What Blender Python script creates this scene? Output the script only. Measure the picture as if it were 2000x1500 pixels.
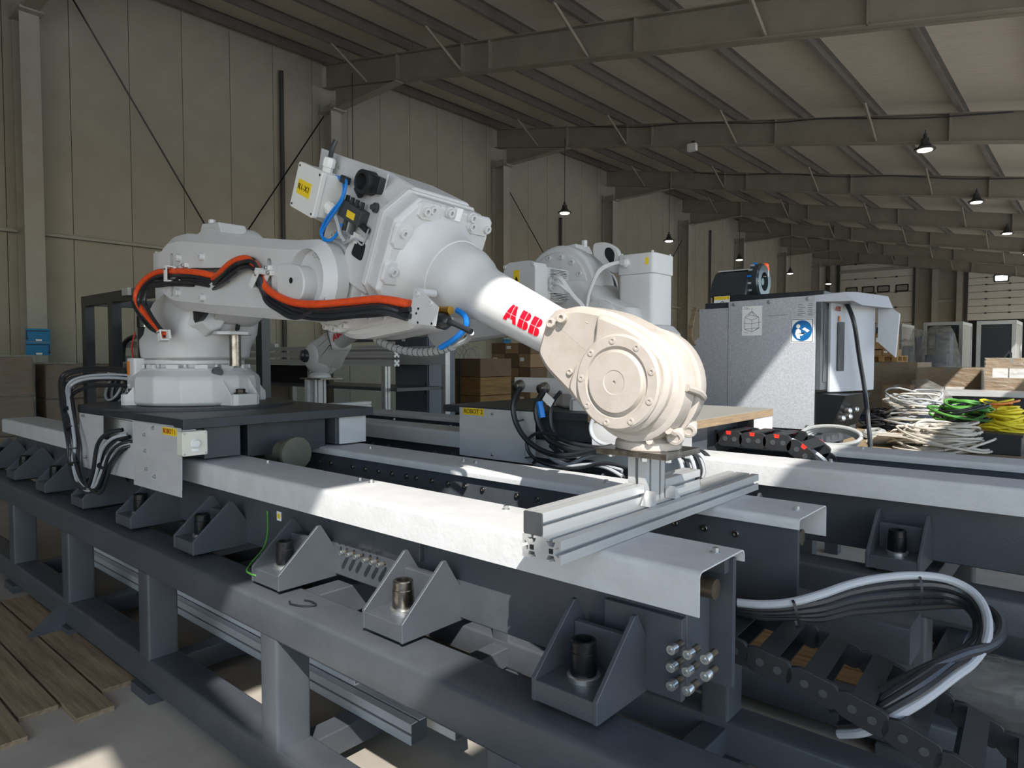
import bpy, bmesh, math, random
from mathutils import Vector, Matrix
random.seed(7)
SC = bpy.context.scene
C = SC.collection
for o in list(bpy.data.objects):
    bpy.data.objects.remove(o, do_unlink=True)

# ------------------------------------------------------------------ camera
FPX = 1330.0                      # focal length in pixels of the 2000 x 1500 frame
PITCH = math.atan(52 / FPX)       # the horizon lies 52 px above the middle
TH = math.radians(40.9)           # the tracks run along X, the hall along Y
EYE = Vector((0, 0, 1.6))
FH = Vector((-math.sin(TH), math.cos(TH), 0)); RT = Vector((math.cos(TH), math.sin(TH), 0)); ZUP = Vector((0, 0, 1))
FW = FH * math.cos(PITCH) - ZUP * math.sin(PITCH); UPV = ZUP * math.cos(PITCH) + FH * math.sin(PITCH)
cam_d = bpy.data.cameras.new('camera'); cam = bpy.data.objects.new('camera', cam_d); C.objects.link(cam)
cam_d.sensor_fit = 'HORIZONTAL'; cam_d.sensor_width = 36.0; cam_d.lens = 36.0 * FPX / 2000.0
cam_d.clip_start = 0.02; cam_d.clip_end = 300
cm = Matrix((RT, UPV, -FW)).transposed().to_4x4(); cm.translation = EYE
cam.matrix_world = cm
SC.camera = cam

# ------------------------------------------------------------------ light
SUN_DIR = Vector((0.75, -0.70, 1.0)).normalized()      # towards the sun
world = bpy.data.worlds.new('world'); SC.world = world; world.use_nodes = True
wn = world.node_tree; wn.nodes.clear()
sky = wn.nodes.new('ShaderNodeTexSky'); sky.sky_type = 'NISHITA'; sky.sun_disc = False
sky.sun_elevation = math.asin(SUN_DIR.z); sky.sun_rotation = math.atan2(SUN_DIR.x, SUN_DIR.y)
sky.air_density = 1.0; sky.dust_density = 0.7; sky.ozone_density = 1.6
bg = wn.nodes.new('ShaderNodeBackground'); bg.inputs['Strength'].default_value = 0.365
wo = wn.nodes.new('ShaderNodeOutputWorld')
wn.links.new(sky.outputs[0], bg.inputs[0]); wn.links.new(bg.outputs[0], wo.inputs[0])
sun_d = bpy.data.lights.new('sun', 'SUN'); sun_d.energy = 8.0; sun_d.angle = math.radians(0.53); sun_d.color = (1.0, 0.955, 0.90)
sun = bpy.data.objects.new('sun', sun_d); C.objects.link(sun)
sun.rotation_euler = SUN_DIR.to_track_quat('Z', 'Y').to_euler(); sun.location = (20, -20, 30)
SC.view_settings.view_transform = 'Standard'; SC.view_settings.look = 'None'
SC.view_settings.gamma = 1.0; SC.view_settings.use_curve_mapping = False
SC.view_settings.exposure = 0.0

# ------------------------------------------------------------------ pixel -> place, on a plane the thing touches
def ray(x, y): return FW + RT * ((x - 1000) / FPX) - UPV * ((y - 750) / FPX)
def onz(x, y, z): d = ray(x, y); return EYE + d * ((z - EYE.z) / d.z)
def ony(x, y, Y): d = ray(x, y); return EYE + d * ((Y - EYE.y) / d.y)
def onx(x, y, X): d = ray(x, y); return EYE + d * ((X - EYE.x) / d.x)

# ------------------------------------------------------------------ materials
def lin(c):
    f = lambda u: u / 12.92 if u <= 0.04045 else ((u + 0.055) / 1.055) ** 2.4
    return (f(c[0] / 255), f(c[1] / 255), f(c[2] / 255), 1)
MAT = {}
def mat(name, col, rough=0.5, metal=0.0, col2=None, scale=6.0, bump=0.0, bscale=80.0, spec=0.5, stretch=(1, 1, 1), emit=0, alpha=1.0, trans=0.0, coat=0.0, contrast=(0.35, 0.65), detail=4.0):
    m = bpy.data.materials.new(name); m.use_nodes = True; nt = m.node_tree
    b = nt.nodes['Principled BSDF']
    b.inputs['Base Color'].default_value = lin(col); b.inputs['Roughness'].default_value = rough; b.inputs['Metallic'].default_value = metal
    b.inputs['Specular IOR Level'].default_value = spec
    if coat: b.inputs['Coat Weight'].default_value = coat; b.inputs['Coat Roughness'].default_value = 0.15
    if trans: b.inputs['Transmission Weight'].default_value = trans
    if alpha < 1: b.inputs['Alpha'].default_value = alpha
    if emit: b.inputs['Emission Color'].default_value = lin(col); b.inputs['Emission Strength'].default_value = emit
    if col2 is not None or bump:
        tc = nt.nodes.new('ShaderNodeTexCoord'); mp = nt.nodes.new('ShaderNodeMapping'); mp.inputs['Scale'].default_value = stretch
        nt.links.new(tc.outputs['Object'], mp.inputs[0])
    if col2 is not None:
        nz = nt.nodes.new('ShaderNodeTexNoise'); nz.inputs['Scale'].default_value = scale; nz.inputs['Detail'].default_value = detail; nz.inputs['Roughness'].default_value = 0.62
        cr = nt.nodes.new('ShaderNodeValToRGB'); cr.color_ramp.elements[0].position = contrast[0]; cr.color_ramp.elements[1].position = contrast[1]
        cr.color_ramp.elements[0].color = lin(col); cr.color_ramp.elements[1].color = lin(col2)
        nt.links.new(mp.outputs[0], nz.inputs[0]); nt.links.new(nz.outputs[0], cr.inputs[0]); nt.links.new(cr.outputs[0], b.inputs['Base Color'])
    if bump:
        n2 = nt.nodes.new('ShaderNodeTexNoise'); n2.inputs['Scale'].default_value = bscale; n2.inputs['Detail'].default_value = 3
        bp = nt.nodes.new('ShaderNodeBump'); bp.inputs['Strength'].default_value = bump; bp.inputs['Distance'].default_value = 0.01
        nt.links.new(mp.outputs[0], n2.inputs[0]); nt.links.new(n2.outputs[0], bp.inputs['Height']); nt.links.new(bp.outputs[0], b.inputs['Normal'])
    MAT[name] = m
    return m
mat('wall_panel', (158, 154, 139), .6, col2=(149, 145, 131), scale=1.2, bump=.1, bscale=30)
mat('wall_steel', (160, 159, 149), .55, col2=(154, 149, 138), scale=3)
mat('roof_sheet', (216, 208, 194), .35, col2=(204, 196, 182), scale=2, stretch=(1, 8, 1))
mat('purlin_steel', (112, 110, 104), .45, col2=(100, 98, 93), scale=3)
mat('roof_steel', (146, 140, 127), .55, col2=(136, 130, 118), scale=3)
mat('concrete', (168, 162, 150), .75, col2=(146, 140, 130), scale=1.5, bump=.15, bscale=20)
mat('bounce_pale', (228, 224, 215), .9)
mat('dark_paint', (71, 75, 80), .36, col2=(64, 68, 73), scale=5, bump=.08, bscale=120)
mat('dark_plate', (50, 54, 60), .45, col2=(42, 45, 50), scale=7, bump=.06, bscale=90)
mat('cover_paint', (192, 193, 193), .6, col2=(178, 179, 178), scale=9, bump=.15, bscale=60, contrast=(.3, .75), detail=8)
mat('robot_white', (200, 200, 199), .38, col2=(193, 193, 192), scale=4, bump=.03, bscale=150)
mat('robot_worn', (172, 164, 155), .42, col2=(158, 149, 137), scale=11, bump=.06, bscale=90, contrast=(.45, .8), detail=8)
mat('sheet_metal', (196, 197, 198), .42, metal=.15, col2=(184, 185, 186), scale=3, stretch=(1, 1, 4))
mat('aluminium', (190, 191, 190), .34, metal=.4, col2=(180, 181, 180), scale=20, stretch=(1, .05, 1))
mat('aluminium_x', (196, 197, 196), .34, metal=.3, col2=(186, 187, 186), scale=20, stretch=(.05, 1, 1))
mat('steel', (160, 156, 148), .28, metal=1.0, col2=(120, 114, 106), scale=30)
mat('zinc', (190, 192, 190), .3, metal=.9)
mat('black_steel', (26, 27, 29), .3, metal=.4, bump=.1, bscale=60)
mat('rubber', (36, 38, 42), .33, spec=.6)
mat('black_plastic', (30, 31, 33), .5)
mat('cable_black', (36, 38, 42), .36)
mat('cable_grey', (160, 164, 168), .45)
mat('orange_hose', (224, 82, 34), .42, col2=(206, 70, 28), scale=40)
mat('blue_tube', (10, 118, 205), .35)
mat('yellow_label', (228, 196, 40), .5)
mat('label_ink', (60, 40, 20), .5)
mat('label_red', (140, 45, 20), .5)
mat('white_label', (228, 228, 226), .5)
mat('black_ink', (25, 25, 28), .5)
mat('logo_red', (225, 10, 38), .4)
mat('sign_blue', (0, 92, 150), .5)
mat('blue_sign', (8, 120, 170), .5)
mat('bare_steel', (120, 108, 92), .4, metal=.8, col2=(90, 80, 68), scale=12)
mat('gear_green', (92, 92, 78), .5, col2=(82, 82, 70), scale=8)
mat('brass', (180, 140, 60), .3, metal=.9)
mat('wood', (178, 138, 86), .7, col2=(150, 112, 66), scale=6, stretch=(.35, 6, 6), bump=.1, bscale=20)
mat('wood_y', (178, 138, 86), .7, col2=(150, 112, 66), scale=6, stretch=(6, .35, 6), bump=.1, bscale=20)
mat('old_wood', (148, 130, 103), .8, col2=(112, 96, 74), scale=6, stretch=(.35, 6, 6), bump=.15, bscale=20)
mat('crate_wood', (140, 108, 62), .75, col2=(112, 84, 46), scale=5, stretch=(.4, .4, 5))
mat('cardboard', (150, 122, 88), .75, col2=(138, 111, 79), scale=4)
mat('cardboard_dark', (112, 90, 66), .75, col2=(100, 80, 58), scale=4)
mat('plywood_edge', (150, 128, 98), .75, col2=(120, 100, 76), scale=8, stretch=(1, 1, 30))
mat('plywood_top', (140, 140, 134), .55, col2=(124, 124, 118), scale=14, stretch=(1, 6, 1))
mat('door_white', (212, 208, 196), .5, col2=(204, 200, 188), scale=2)
mat('grey_box', (205, 203, 190), .5)
mat('plastic_white', (212, 212, 208), .4)
mat('pvc_grey', (150, 152, 150), .45)
mat('cable_white', (186, 180, 168), .5)
mat('wire_green', (78, 140, 58), .5)
mat('wire_yellow', (222, 206, 40), .5)
mat('wire_orange', (205, 120, 45), .5)
mat('red_clip', (235, 48, 35), .45)
mat('orange_lamp', (240, 95, 30), .3, emit=.25)
mat('lamp_body', (60, 62, 64), .5)
mat('lamp_light', (255, 246, 226), .4, emit=14)
mat('daylight_pane', (235, 240, 245), .3, emit=2.2)
mat('dim_pane', (150, 148, 140), .25)
mat('glass_dark', (52, 58, 62), .12, spec=.6)
mat('navy_machine', (50, 60, 82), .5)
mat('grey_paint', (98, 104, 114), .45)
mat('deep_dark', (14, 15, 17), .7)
mat('controller_white', (166, 169, 174), .42)
mat('tape', (120, 118, 112), .5)

def wrap_mat():
    m = bpy.data.materials.new('plastic_wrap'); m.use_nodes = True; nt = m.node_tree; nt.nodes.clear()
    out = nt.nodes.new('ShaderNodeOutputMaterial'); mix = nt.nodes.new('ShaderNodeMixShader')
    tr = nt.nodes.new('ShaderNodeBsdfTransparent'); gl = nt.nodes.new('ShaderNodeBsdfPrincipled')
    gl.inputs['Base Color'].default_value = lin((170, 168, 160)); gl.inputs['Roughness'].default_value = .12
    tc = nt.nodes.new('ShaderNodeTexCoord'); nz = nt.nodes.new('ShaderNodeTexNoise'); nz.inputs['Scale'].default_value = 5; nz.inputs['Detail'].default_value = 5
    mp = nt.nodes.new('ShaderNodeMapping'); mp.inputs['Scale'].default_value = (1, 1, 3)
    bp = nt.nodes.new('ShaderNodeBump'); bp.inputs['Strength'].default_value = .9; bp.inputs['Distance'].default_value = .08
    cr = nt.nodes.new('ShaderNodeValToRGB'); cr.color_ramp.elements[0].position = .35; cr.color_ramp.elements[1].position = .8
    cr.color_ramp.elements[0].color = (.18, .18, .18, 1); cr.color_ramp.elements[1].color = (.5, .5, .5, 1)
    L = nt.links.new
    L(tc.outputs['Object'], mp.inputs[0]); L(mp.outputs[0], nz.inputs[0]); L(nz.outputs[0], bp.inputs['Height']); L(bp.outputs[0], gl.inputs['Normal'])
    L(nz.outputs[0], cr.inputs[0]); L(cr.outputs[0], mix.inputs[0]); L(tr.outputs[0], mix.inputs[1]); L(gl.outputs[0], mix.inputs[2]); L(mix.outputs[0], out.inputs[0])
    MAT['plastic_wrap'] = m
wrap_mat()
def galva_mat():
    m = mat('galvanised', (160, 163, 168), .5, metal=.35)
    nt = m.node_tree; b = nt.nodes['Principled BSDF']
    tc = nt.nodes.new('ShaderNodeTexCoord'); vo = nt.nodes.new('ShaderNodeTexVoronoi'); vo.inputs['Scale'].default_value = 120
    cr = nt.nodes.new('ShaderNodeValToRGB'); cr.color_ramp.elements[0].color = lin((172, 175, 181)); cr.color_ramp.elements[1].color = lin((198, 200, 204))
    nt.links.new(tc.outputs['Object'], vo.inputs[0]); nt.links.new(vo.outputs['Color'], cr.inputs[0]); nt.links.new(cr.outputs[0], b.inputs['Base Color'])
galva_mat()

# ------------------------------------------------------------------ mesh helpers
WM = {}
def V(*a): return Vector(a if len(a) == 3 else a[0])
def frame(z, x=None):
    """3x3 matrix whose third column is z."""
    z = V(z).normalized()
    if x is None: x = Vector((1, 0, 0)) if abs(z.x) < .9 else Vector((0, 1, 0))
    x = V(x); x = (x - z * x.dot(z)).normalized(); y = z.cross(x)
    return Matrix((x, y, z)).transposed()
class MB:
    def __init__(s): s.v = []; s.f = []
    def add(s, vs, fs):
        n = len(s.v); s.v += [V(v) for v in vs]; s.f += [[i + n for i in f] for f in fs]; return s
    def bb(s, x0, x1, y0, y1, z0, z1):
        vs = [(x, y, z) for z in (z0, z1) for y in (y0, y1) for x in (x0, x1)]
        return s.add(vs, [(0, 2, 3, 1), (4, 5, 7, 6), (0, 1, 5, 4), (2, 6, 7, 3), (0, 4, 6, 2), (1, 3, 7, 5)])
    def box(s, c, d, R=None):
        c = V(c); vs = []
        for z in (-.5, .5):
            for y in (-.5, .5):
                for x in (-.5, .5):
                    p = Vector((x * d[0], y * d[1], z * d[2])); vs.append(c + (R @ p if R else p))
        return s.add(vs, [(0, 2, 3, 1), (4, 5, 7, 6), (0, 1, 5, 4), (2, 6, 7, 3), (0, 4, 6, 2), (1, 3, 7, 5)])
    def loft(s, rings, cap=True, closed=True):
        n = len(rings[0]); b = len(s.v)
        for r in rings: s.v += [V(p) for p in r]
        for k in range(len(rings) - 1):
            for i in range(n if closed else n - 1):
                j = (i + 1) % n
                s.f.append([b + k * n + i, b + k * n + j, b + (k + 1) * n + j, b + (k + 1) * n + i])
        if cap:
            s.f.append([b + i for i in range(n)][::-1]); s.f.append([b + (len(rings) - 1) * n + i for i in range(n)])
        return s
    def prism(s, poly, ax, a0, a1, T=None):
        def P(u, v, w):
            p = {'x': (w, u, v), 'y': (u, w, v), 'z': (u, v, w)}[ax]
            return T(p) if T else V(p)
        return s.loft([[P(u, v, a0) for u, v in poly], [P(u, v, a1) for u, v in poly]])
    def chamf(s, poly, ax, a0, a1, c0=0, d0=0, c1=0, d1=0, T=None):
        """prism whose end faces are inset by c over a depth d"""
        def P(u, v, w):
            p = {'x': (w, u, v), 'y': (u, w, v), 'z': (u, v, w)}[ax]
            return T(p) if T else V(p)
        rs = []
        if c0: rs.append([P(u, v, a0) for u, v in inset(poly, c0)]); rs.append([P(u, v, a0 + d0) for u, v in poly])
        else: rs.append([P(u, v, a0) for u, v in poly])
        if c1: rs.append([P(u, v, a1 - d1) for u, v in poly]); rs.append([P(u, v, a1) for u, v in inset(poly, c1)])
        else: rs.append([P(u, v, a1) for u, v in poly])
        return s.loft(rs)
    def lathe(s, o, ax, prof, n=24, cap=True):
        R = frame(ax); o = V(o)
        rings = [[o + R @ Vector((r * math.cos(2 * math.pi * i / n), r * math.sin(2 * math.pi * i / n), t)) for i in range(n)] for t, r in prof]
        return s.loft(rings, cap)
    def cyl(s, p0, p1, r0, r1=None, n=16, cap=True):
        p0 = V(p0); p1 = V(p1); L = (p1 - p0).length
        return s.lathe(p0, p1 - p0, [(0, r0), (L, r0 if r1 is None else r1)], n, cap)
    def tube(s, pts, r, n=8, smooth=6, cap=True):
        pts = [V(p) for p in pts]
        if smooth: pts = crom(pts, smooth)
        rings = []; up = None
        for i, p in enumerate(pts):
            t = (pts[min(i + 1, len(pts) - 1)] - pts[max(i - 1, 0)])
            if t.length < 1e-9: t = Vector((0, 0, 1))
            t.normalize()
            if up is None: up = Vector((0, 0, 1)) if abs(t.z) < .9 else Vector((1, 0, 0))
            x = up - t * up.dot(t)
            if x.length < 1e-6: x = Vector((1, 0, 0)) - t * t.x
            x.normalize(); y = t.cross(x); up = x
            rr = r(i / (len(pts) - 1)) if callable(r) else r
            rings.append([p + (x * math.cos(2 * math.pi * k / n) + y * math.sin(2 * math.pi * k / n)) * rr for k in range(n)])
        return s.loft(rings, cap)
    def mesh(s, name, m, smooth=35, tri=False):
        me = bpy.data.meshes.new(name); me.from_pydata([tuple(v) for v in s.v], [], s.f); me.validate(); me.update()
        b = bmesh.new(); b.from_mesh(me); bmesh.ops.recalc_face_normals(b, faces=b.faces); b.to_mesh(me); b.free()
        if m: me.materials.append(MAT[m] if isinstance(m, str) else m)
        if smooth is not None:
            for p in me.polygons: p.use_smooth = True
            me.set_sharp_from_angle(angle=math.radians(smooth))
        return me
    def build(s, name, m, parent=None, smooth=35, bevel=0, seg=2, blim=30):
        lo = Vector((min(v.x for v in s.v), min(v.y for v in s.v), min(v.z for v in s.v))); hi = Vector((max(v.x for v in s.v), max(v.y for v in s.v), max(v.z for v in s.v)))
        c = (lo + hi) / 2
        if parent is None: c.z = lo.z
        s.v = [v - c for v in s.v]
        o = link(name, s.mesh(name, m, smooth), Matrix.Translation(c), parent)
        if bevel:
            md = o.modifiers.new('bevel', 'BEVEL'); md.width = bevel; md.segments = seg; md.limit_method = 'ANGLE'; md.angle_limit = math.radians(blim); md.harden_normals = True
        return o
def link(name, me, M, parent=None):
    o = bpy.data.objects.new(name, me); C.objects.link(o)
    if parent is not None:
        o.parent = parent; o.matrix_parent_inverse = WM[parent].inverted()
    o.matrix_basis = M; WM[o] = M.copy()
    return o
def crom(p, k):
    out = []
    for i in range(len(p) - 1):
        a = p[max(i - 1, 0)]; b = p[i]; c = p[i + 1]; d = p[min(i + 2, len(p) - 1)]
        for j in range(k):
            t = j / k
            out.append(.5 * ((2 * b) + (c - a) * t + (2 * a - 5 * b + 4 * c - d) * t * t + (3 * b - a - 3 * c + d) * t ** 3))
    out.append(p[-1]); return out
def inset(poly, d):
    n = len(poly); ar = sum(poly[i][0] * poly[(i + 1) % n][1] - poly[(i + 1) % n][0] * poly[i][1] for i in range(n)); sg = 1 if ar > 0 else -1
    out = []
    for i in range(n):
        a = Vector(poly[i - 1]); b = Vector(poly[i]); c = Vector(poly[(i + 1) % n])
        e1 = (b - a).normalized(); e2 = (c - b).normalized()
        n1 = Vector((-e1.y, e1.x)) * sg; n2 = Vector((-e2.y, e2.x)) * sg
        m = n1 + n2; k = d / max(.35, (1 + n1.dot(n2)))
        out.append((b.x + m.x * k, b.y + m.y * k))
    return out
def rrect(x0, x1, y0, y1, r, k=4):
    out = []
    for cx, cy, a in ((x1 - r, y1 - r, 0), (x0 + r, y1 - r, 90), (x0 + r, y0 + r, 180), (x1 - r, y0 + r, 270)):
        for j in range(k + 1):
            t = math.radians(a + 90 * j / k); out.append((cx + r * math.cos(t), cy + r * math.sin(t)))
    return out
def roundpoly(pts, k=3):
    """pts: (x, y, r) corners rounded with radius r"""
    out = []; n = len(pts)
    for i in range(n):
        x, y = pts[i][0], pts[i][1]; r = pts[i][2] if len(pts[i]) > 2 else 0
        b = Vector((x, y))
        if r <= 0: out.append((x, y)); continue
        a = Vector(pts[i - 1][:2]); c = Vector(pts[(i + 1) % n][:2]); u = (a - b); w = (c - b)
        d = min(r, u.length * .48, w.length * .48); p0 = b + u.normalized() * d; p1 = b + w.normalized() * d
        for j in range(k + 1):
            t = j / k; q = p0 * (1 - t) ** 2 + b * 2 * t * (1 - t) + p1 * t * t; out.append((q.x, q.y))
    return out
def thing(name, label, cat, loc=(0, 0, 0), group=None):
    o = bpy.data.objects.new(name, None); C.objects.link(o); o.empty_display_size = .1
    o.location = loc; WM[o] = Matrix.Translation(V(loc)); return tag(o, label, cat, group)
def tag(o, label, cat, group=None, kind=None):
    o['label'] = label; o['category'] = cat
    if group: o['group'] = group
    if kind: o['kind'] = kind
    return o
def struct(o): o['kind'] = 'structure'; return o
def sroot(name):
    o = bpy.data.objects.new(name, None); C.objects.link(o); WM[o] = Matrix(); o['kind'] = 'structure'; return o
def cut(o, cutters):
    """subtract meshes (MB) from o, in place"""
    for mb in cutters:
        me = mb.mesh('cut', None); co = bpy.data.objects.new('cut', me); C.objects.link(co)
        md = o.modifiers.new('cut', 'BOOLEAN'); md.object = co; md.operation = 'DIFFERENCE'; md.solver = 'EXACT'
        bpy.context.view_layer.update()
        dg = bpy.context.evaluated_depsgraph_get()
        nm = bpy.data.meshes.new_from_object(o.evaluated_get(dg)); o.modifiers.remove(md)
        old = o.data; o.data = nm; nm.name = old.name
        bpy.data.objects.remove(co, do_unlink=True)
    for p in o.data.polygons: p.use_smooth = True
    o.data.set_sharp_from_angle(angle=math.radians(35))
def text_mesh(s, size, name, m, thick=.0008):
    cu = bpy.data.curves.new(name, 'FONT'); cu.body = s; cu.size = size; cu.align_x = 'CENTER'; cu.align_y = 'CENTER'; cu.extrude = thick; cu.resolution_u = 3
    to = bpy.data.objects.new(name, cu); C.objects.link(to); bpy.context.view_layer.update()
    me = bpy.data.meshes.new_from_object(to.evaluated_get(bpy.context.evaluated_depsgraph_get()))
    bpy.data.objects.remove(to, do_unlink=True); me.materials.clear(); me.materials.append(MAT[m]); return me
def put_text(s, size, m, pos, xdir, ydir, parent, name='lettering'):
    x = V(xdir).normalized(); y = V(ydir); y = (y - x * y.dot(x)).normalized(); z = x.cross(y)
    M = Matrix((x, y, z)).transposed().to_4x4(); M.translation = V(pos)
    return link(name, text_mesh(s, size, name, m), M, parent)
def rotz_to(ax, loc):
    M = frame(ax).to_4x4(); M.translation = V(loc); return M
# shared small hardware (head towards +z, seat at z=0)
def cap_screw(r, h, m, n=14):
    return MB().lathe((0, 0, 0), (0, 0, 1), [(0, r), (h * .9, r), (h, r * .9), (h, r * .55), (h * .45, r * .5), (h * .44, .0005)], n, cap=False).mesh('cap_screw', m)
def hex_bolt(r, h, m):
    b = MB(); b.lathe((0, 0, 0), (0, 0, 1), [(0, r * 1.45), (h * .18, r * 1.45), (h * .19, r * 1.3)], 14); b.lathe((0, 0, h * .18), (0, 0, 1), [(0, r), (h * .7, r), (h * .8, r * .85)], 6)
    return b.mesh('hex_bolt', m, 30)
HW = {}
def hw(kind, r, h, m):
    k = (kind, r, h, m)
    if k not in HW: HW[k] = cap_screw(r, h, m) if kind == 'cap' else hex_bolt(r, h, m)
    return HW[k]
def bolt(kind, r, h, m, pos, ax, parent, name='bolt'):
    return link(name, hw(kind, r, h, m), rotz_to(ax, pos), parent)
# ================================================================== the hall
XW = -12.8; YF = 44.0; YB = -7.0
SL = 0.19
def zbot(x): return 4.92 - SL * x          # underside of the rafters
RAFY = [3.15 + 5.45 * k for k in range(-1, 8)]
struct(MB().bb(XW - .3, 6.0, -8, YF + .3, -.2, 0).build('floor', 'concrete'))
for nm_, bb_ in (('bounce_ground', (6.001, 40, -40, YF + 20, -.2, -.01)), ('bounce_ground', (XW - .3, 6.0, -40, -8.001, -.2, -.01))): struct(MB().bb(*bb_).build(nm_, 'bounce_pale'))
# unseen pale slab outside, added to bounce sunlight up to the roof
wl = sroot('wall_left')
pm = MB().bb(-.04, .04, -.445, .445, 0, 8.4); pm = pm.mesh('wall_panel', 'wall_panel')
k = 0; y = YB + .45
while y < YF:
    link('wall_panel', pm, Matrix.Translation((XW - .04, y, 0)), wl); y += .9
MB().bb(XW - .10, XW - .06, YB, YF, 0, 8.4).build('joint_backing', 'deep_dark', wl)
MB().bb(XW, XW + .03, YB, YF, 0, .25).build('skirting', 'wall_steel', wl)
def hsec(x0, x1, yc, w, t):   # plan of an H section, web along x
    return [(x0, yc - w / 2), (x0 + t, yc - w / 2), (x0 + t, yc - t / 2), (x1 - t, yc - t / 2), (x1 - t, yc - w / 2), (x1, yc - w / 2),
            (x1, yc + w / 2), (x1 - t, yc + w / 2), (x1 - t, yc + t / 2), (x0 + t, yc + t / 2), (x0 + t, yc + w / 2), (x0, yc + w / 2)]
colm = MB().prism(hsec(0, .42, 0, .26, .018), 'z', 0, 7.0).mesh('column', 'wall_steel')
capm = MB().bb(-.02, .56, -.16, .16, 0, .03).mesh('cap_plate', 'wall_steel')
for yk in RAFY:
    link('column', colm, Matrix.Translation((XW + .02, yk, 0)), wl)
    link('cap_plate', capm, Matrix.Translation((XW + .02, yk, 6.78)), wl)
# conduit tray along the wall
for y0, y1 in zip([YB] + [r + .15 for r in RAFY], [r - .15 for r in RAFY] + [YF]):
    if y1 - y0 > .5:
        b = MB().bb(XW + .06, XW + .16, y0, y1, 3.52, 3.56).bb(XW + .06, XW + .075, y0, y1, 3.56, 3.60)
        for j in range(3): b.cyl((XW + .09 + .025 * j, y0, 3.575), (XW + .09 + .025 * j, y1, 3.575), .011, n=6)
        b.build('conduit_tray', 'wall_steel', wl)
for (ya, za, yb_, zb) in ((RAFY[1] + .3, 7.9, RAFY[1] + 3.0, 3.62), (RAFY[2] - .15, 6.7, RAFY[1] + 2.6, 2.6), (RAFY[3] + .2, 6.4, RAFY[4] - .2, 1.4), (RAFY[4] + .2, 1.2, RAFY[5] - .2, 6.2)):
    MB().cyl((XW + .2, ya, za), (XW + .2, yb_, zb), .014, n=6).build('bracing_rod', 'black_steel', wl)
for yy, z1 in ((7.55, 7.4), (17.0, 5.9), (27.6, 7)):
    MB().cyl((XW + .07, yy, 0), (XW + .07, yy, z1), .045, n=8).build('drain_pipe', 'lamp_body', wl)
wf = sroot('wall_front_shade')  # unseen wall, added and cut to length to darken the left side
pm = MB().bb(-.49, .49, -.04, .04, 0, 8.4).mesh('wall_panel', 'wall_panel')
x = XW + .5
while x < -3:
    link('wall_panel', pm, Matrix.Translation((x, YB - .04, 0)), wf); x += .985
# far wall
wb = sroot('wall_back')
pm = MB().bb(-.49, .49, -.04, .04, 0, 8.4).mesh('wall_panel', 'wall_panel')
x = XW + .5
while x < 8:
    link('wall_panel', pm, Matrix.Translation((x, YF + .04, 0)), wb); x += .985
MB().bb(XW, 8, YF + .06, YF + .1, 0, 8.4).build('joint_backing', 'deep_dark', wb)
fc = MB().prism([(v, u) for u, v in hsec(-.42, 0, 0, .26, .018)], 'z', 0, 7.2).mesh('column', 'wall_steel')
for x in (-12.35, -7.05, -5.9, -1.2): link('column', fc, Matrix.Translation((x, YF - .02, 0)), wb)
for x0, x1, z in ((-12.3, -7.1, 6.6), (-5.8, -1.3, 6.6), (-7, -6, 4.6), (-7, -6, 3.1)):
    MB().bb(x0, x1, YF - .16, YF - .02, z, z + .16).build('wall_girt', 'wall_steel', wb)
# sectional doors in the far wall
def sect_door(n, x0, x1, z0, z1, wins, wz, lit):
    r = sroot('door_%d' % n)
    nsec = 8; h = (z1 - z0) / nsec
    sm = MB().bb(x0, x1, YF - .10, YF - .05, 0, h - .025); 
    for i in range(nsec):
        b = MB().bb(x0, x1, YF - .10, YF - .05, z0 + i * h, z0 + (i + 1) * h - .03)
        b.build('door_section', 'door_white', r)
        for u in (.22, .5, .78):
            MB().bb(x0 + (x1 - x0) * u - .05, x0 + (x1 - x0) * u + .05, YF - .13, YF - .10, z0 + (i + 1) * h - .06, z0 + (i + 1) * h + .02).build('hinge', 'lamp_body', r)
    for xa in (x0 - .10, x1 + .02): MB().bb(xa, xa + .08, YF - .22, YF - .04, 0, z1 + .3).build('guide_rail', 'lamp_body', r)
    MB().cyl((x0 - .2, YF - .25, z1 + .12), (x1 + .2, YF - .25, z1 + .12), .08, n=10).build('spring_shaft', 'lamp_body', r)
    for wx in wins:
        w = MB().prism(rrect(wx - .33, wx + .33, wz - .2, wz + .2, .06), 'y', YF - .13, YF - .09).build('window_frame', 'black_plastic', r)
        MB().prism(rrect(wx - .27, wx + .27, wz - .14, wz + .14, .05), 'y', YF - .14, YF - .128).build('pane', lit, w)
sect_door(1, -12.0, -8.15, .1, 7.1, (-11.35, -10.45, -9.65, -8.7), 5.55, 'dim_pane')
sect_door(2, -5.55, -1.9, 3.6, 6.6, (-4.1,), 5.75, 'daylight_pane')
MB().bb(-5.5, -1.95, YF + .041, YF + .05, .05, 3.6)
struct(MB().bb(-5.5, -1.95, YF - .03, YF - .005, 0, 3.58).build('door_3', 'deep_dark'))
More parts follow.
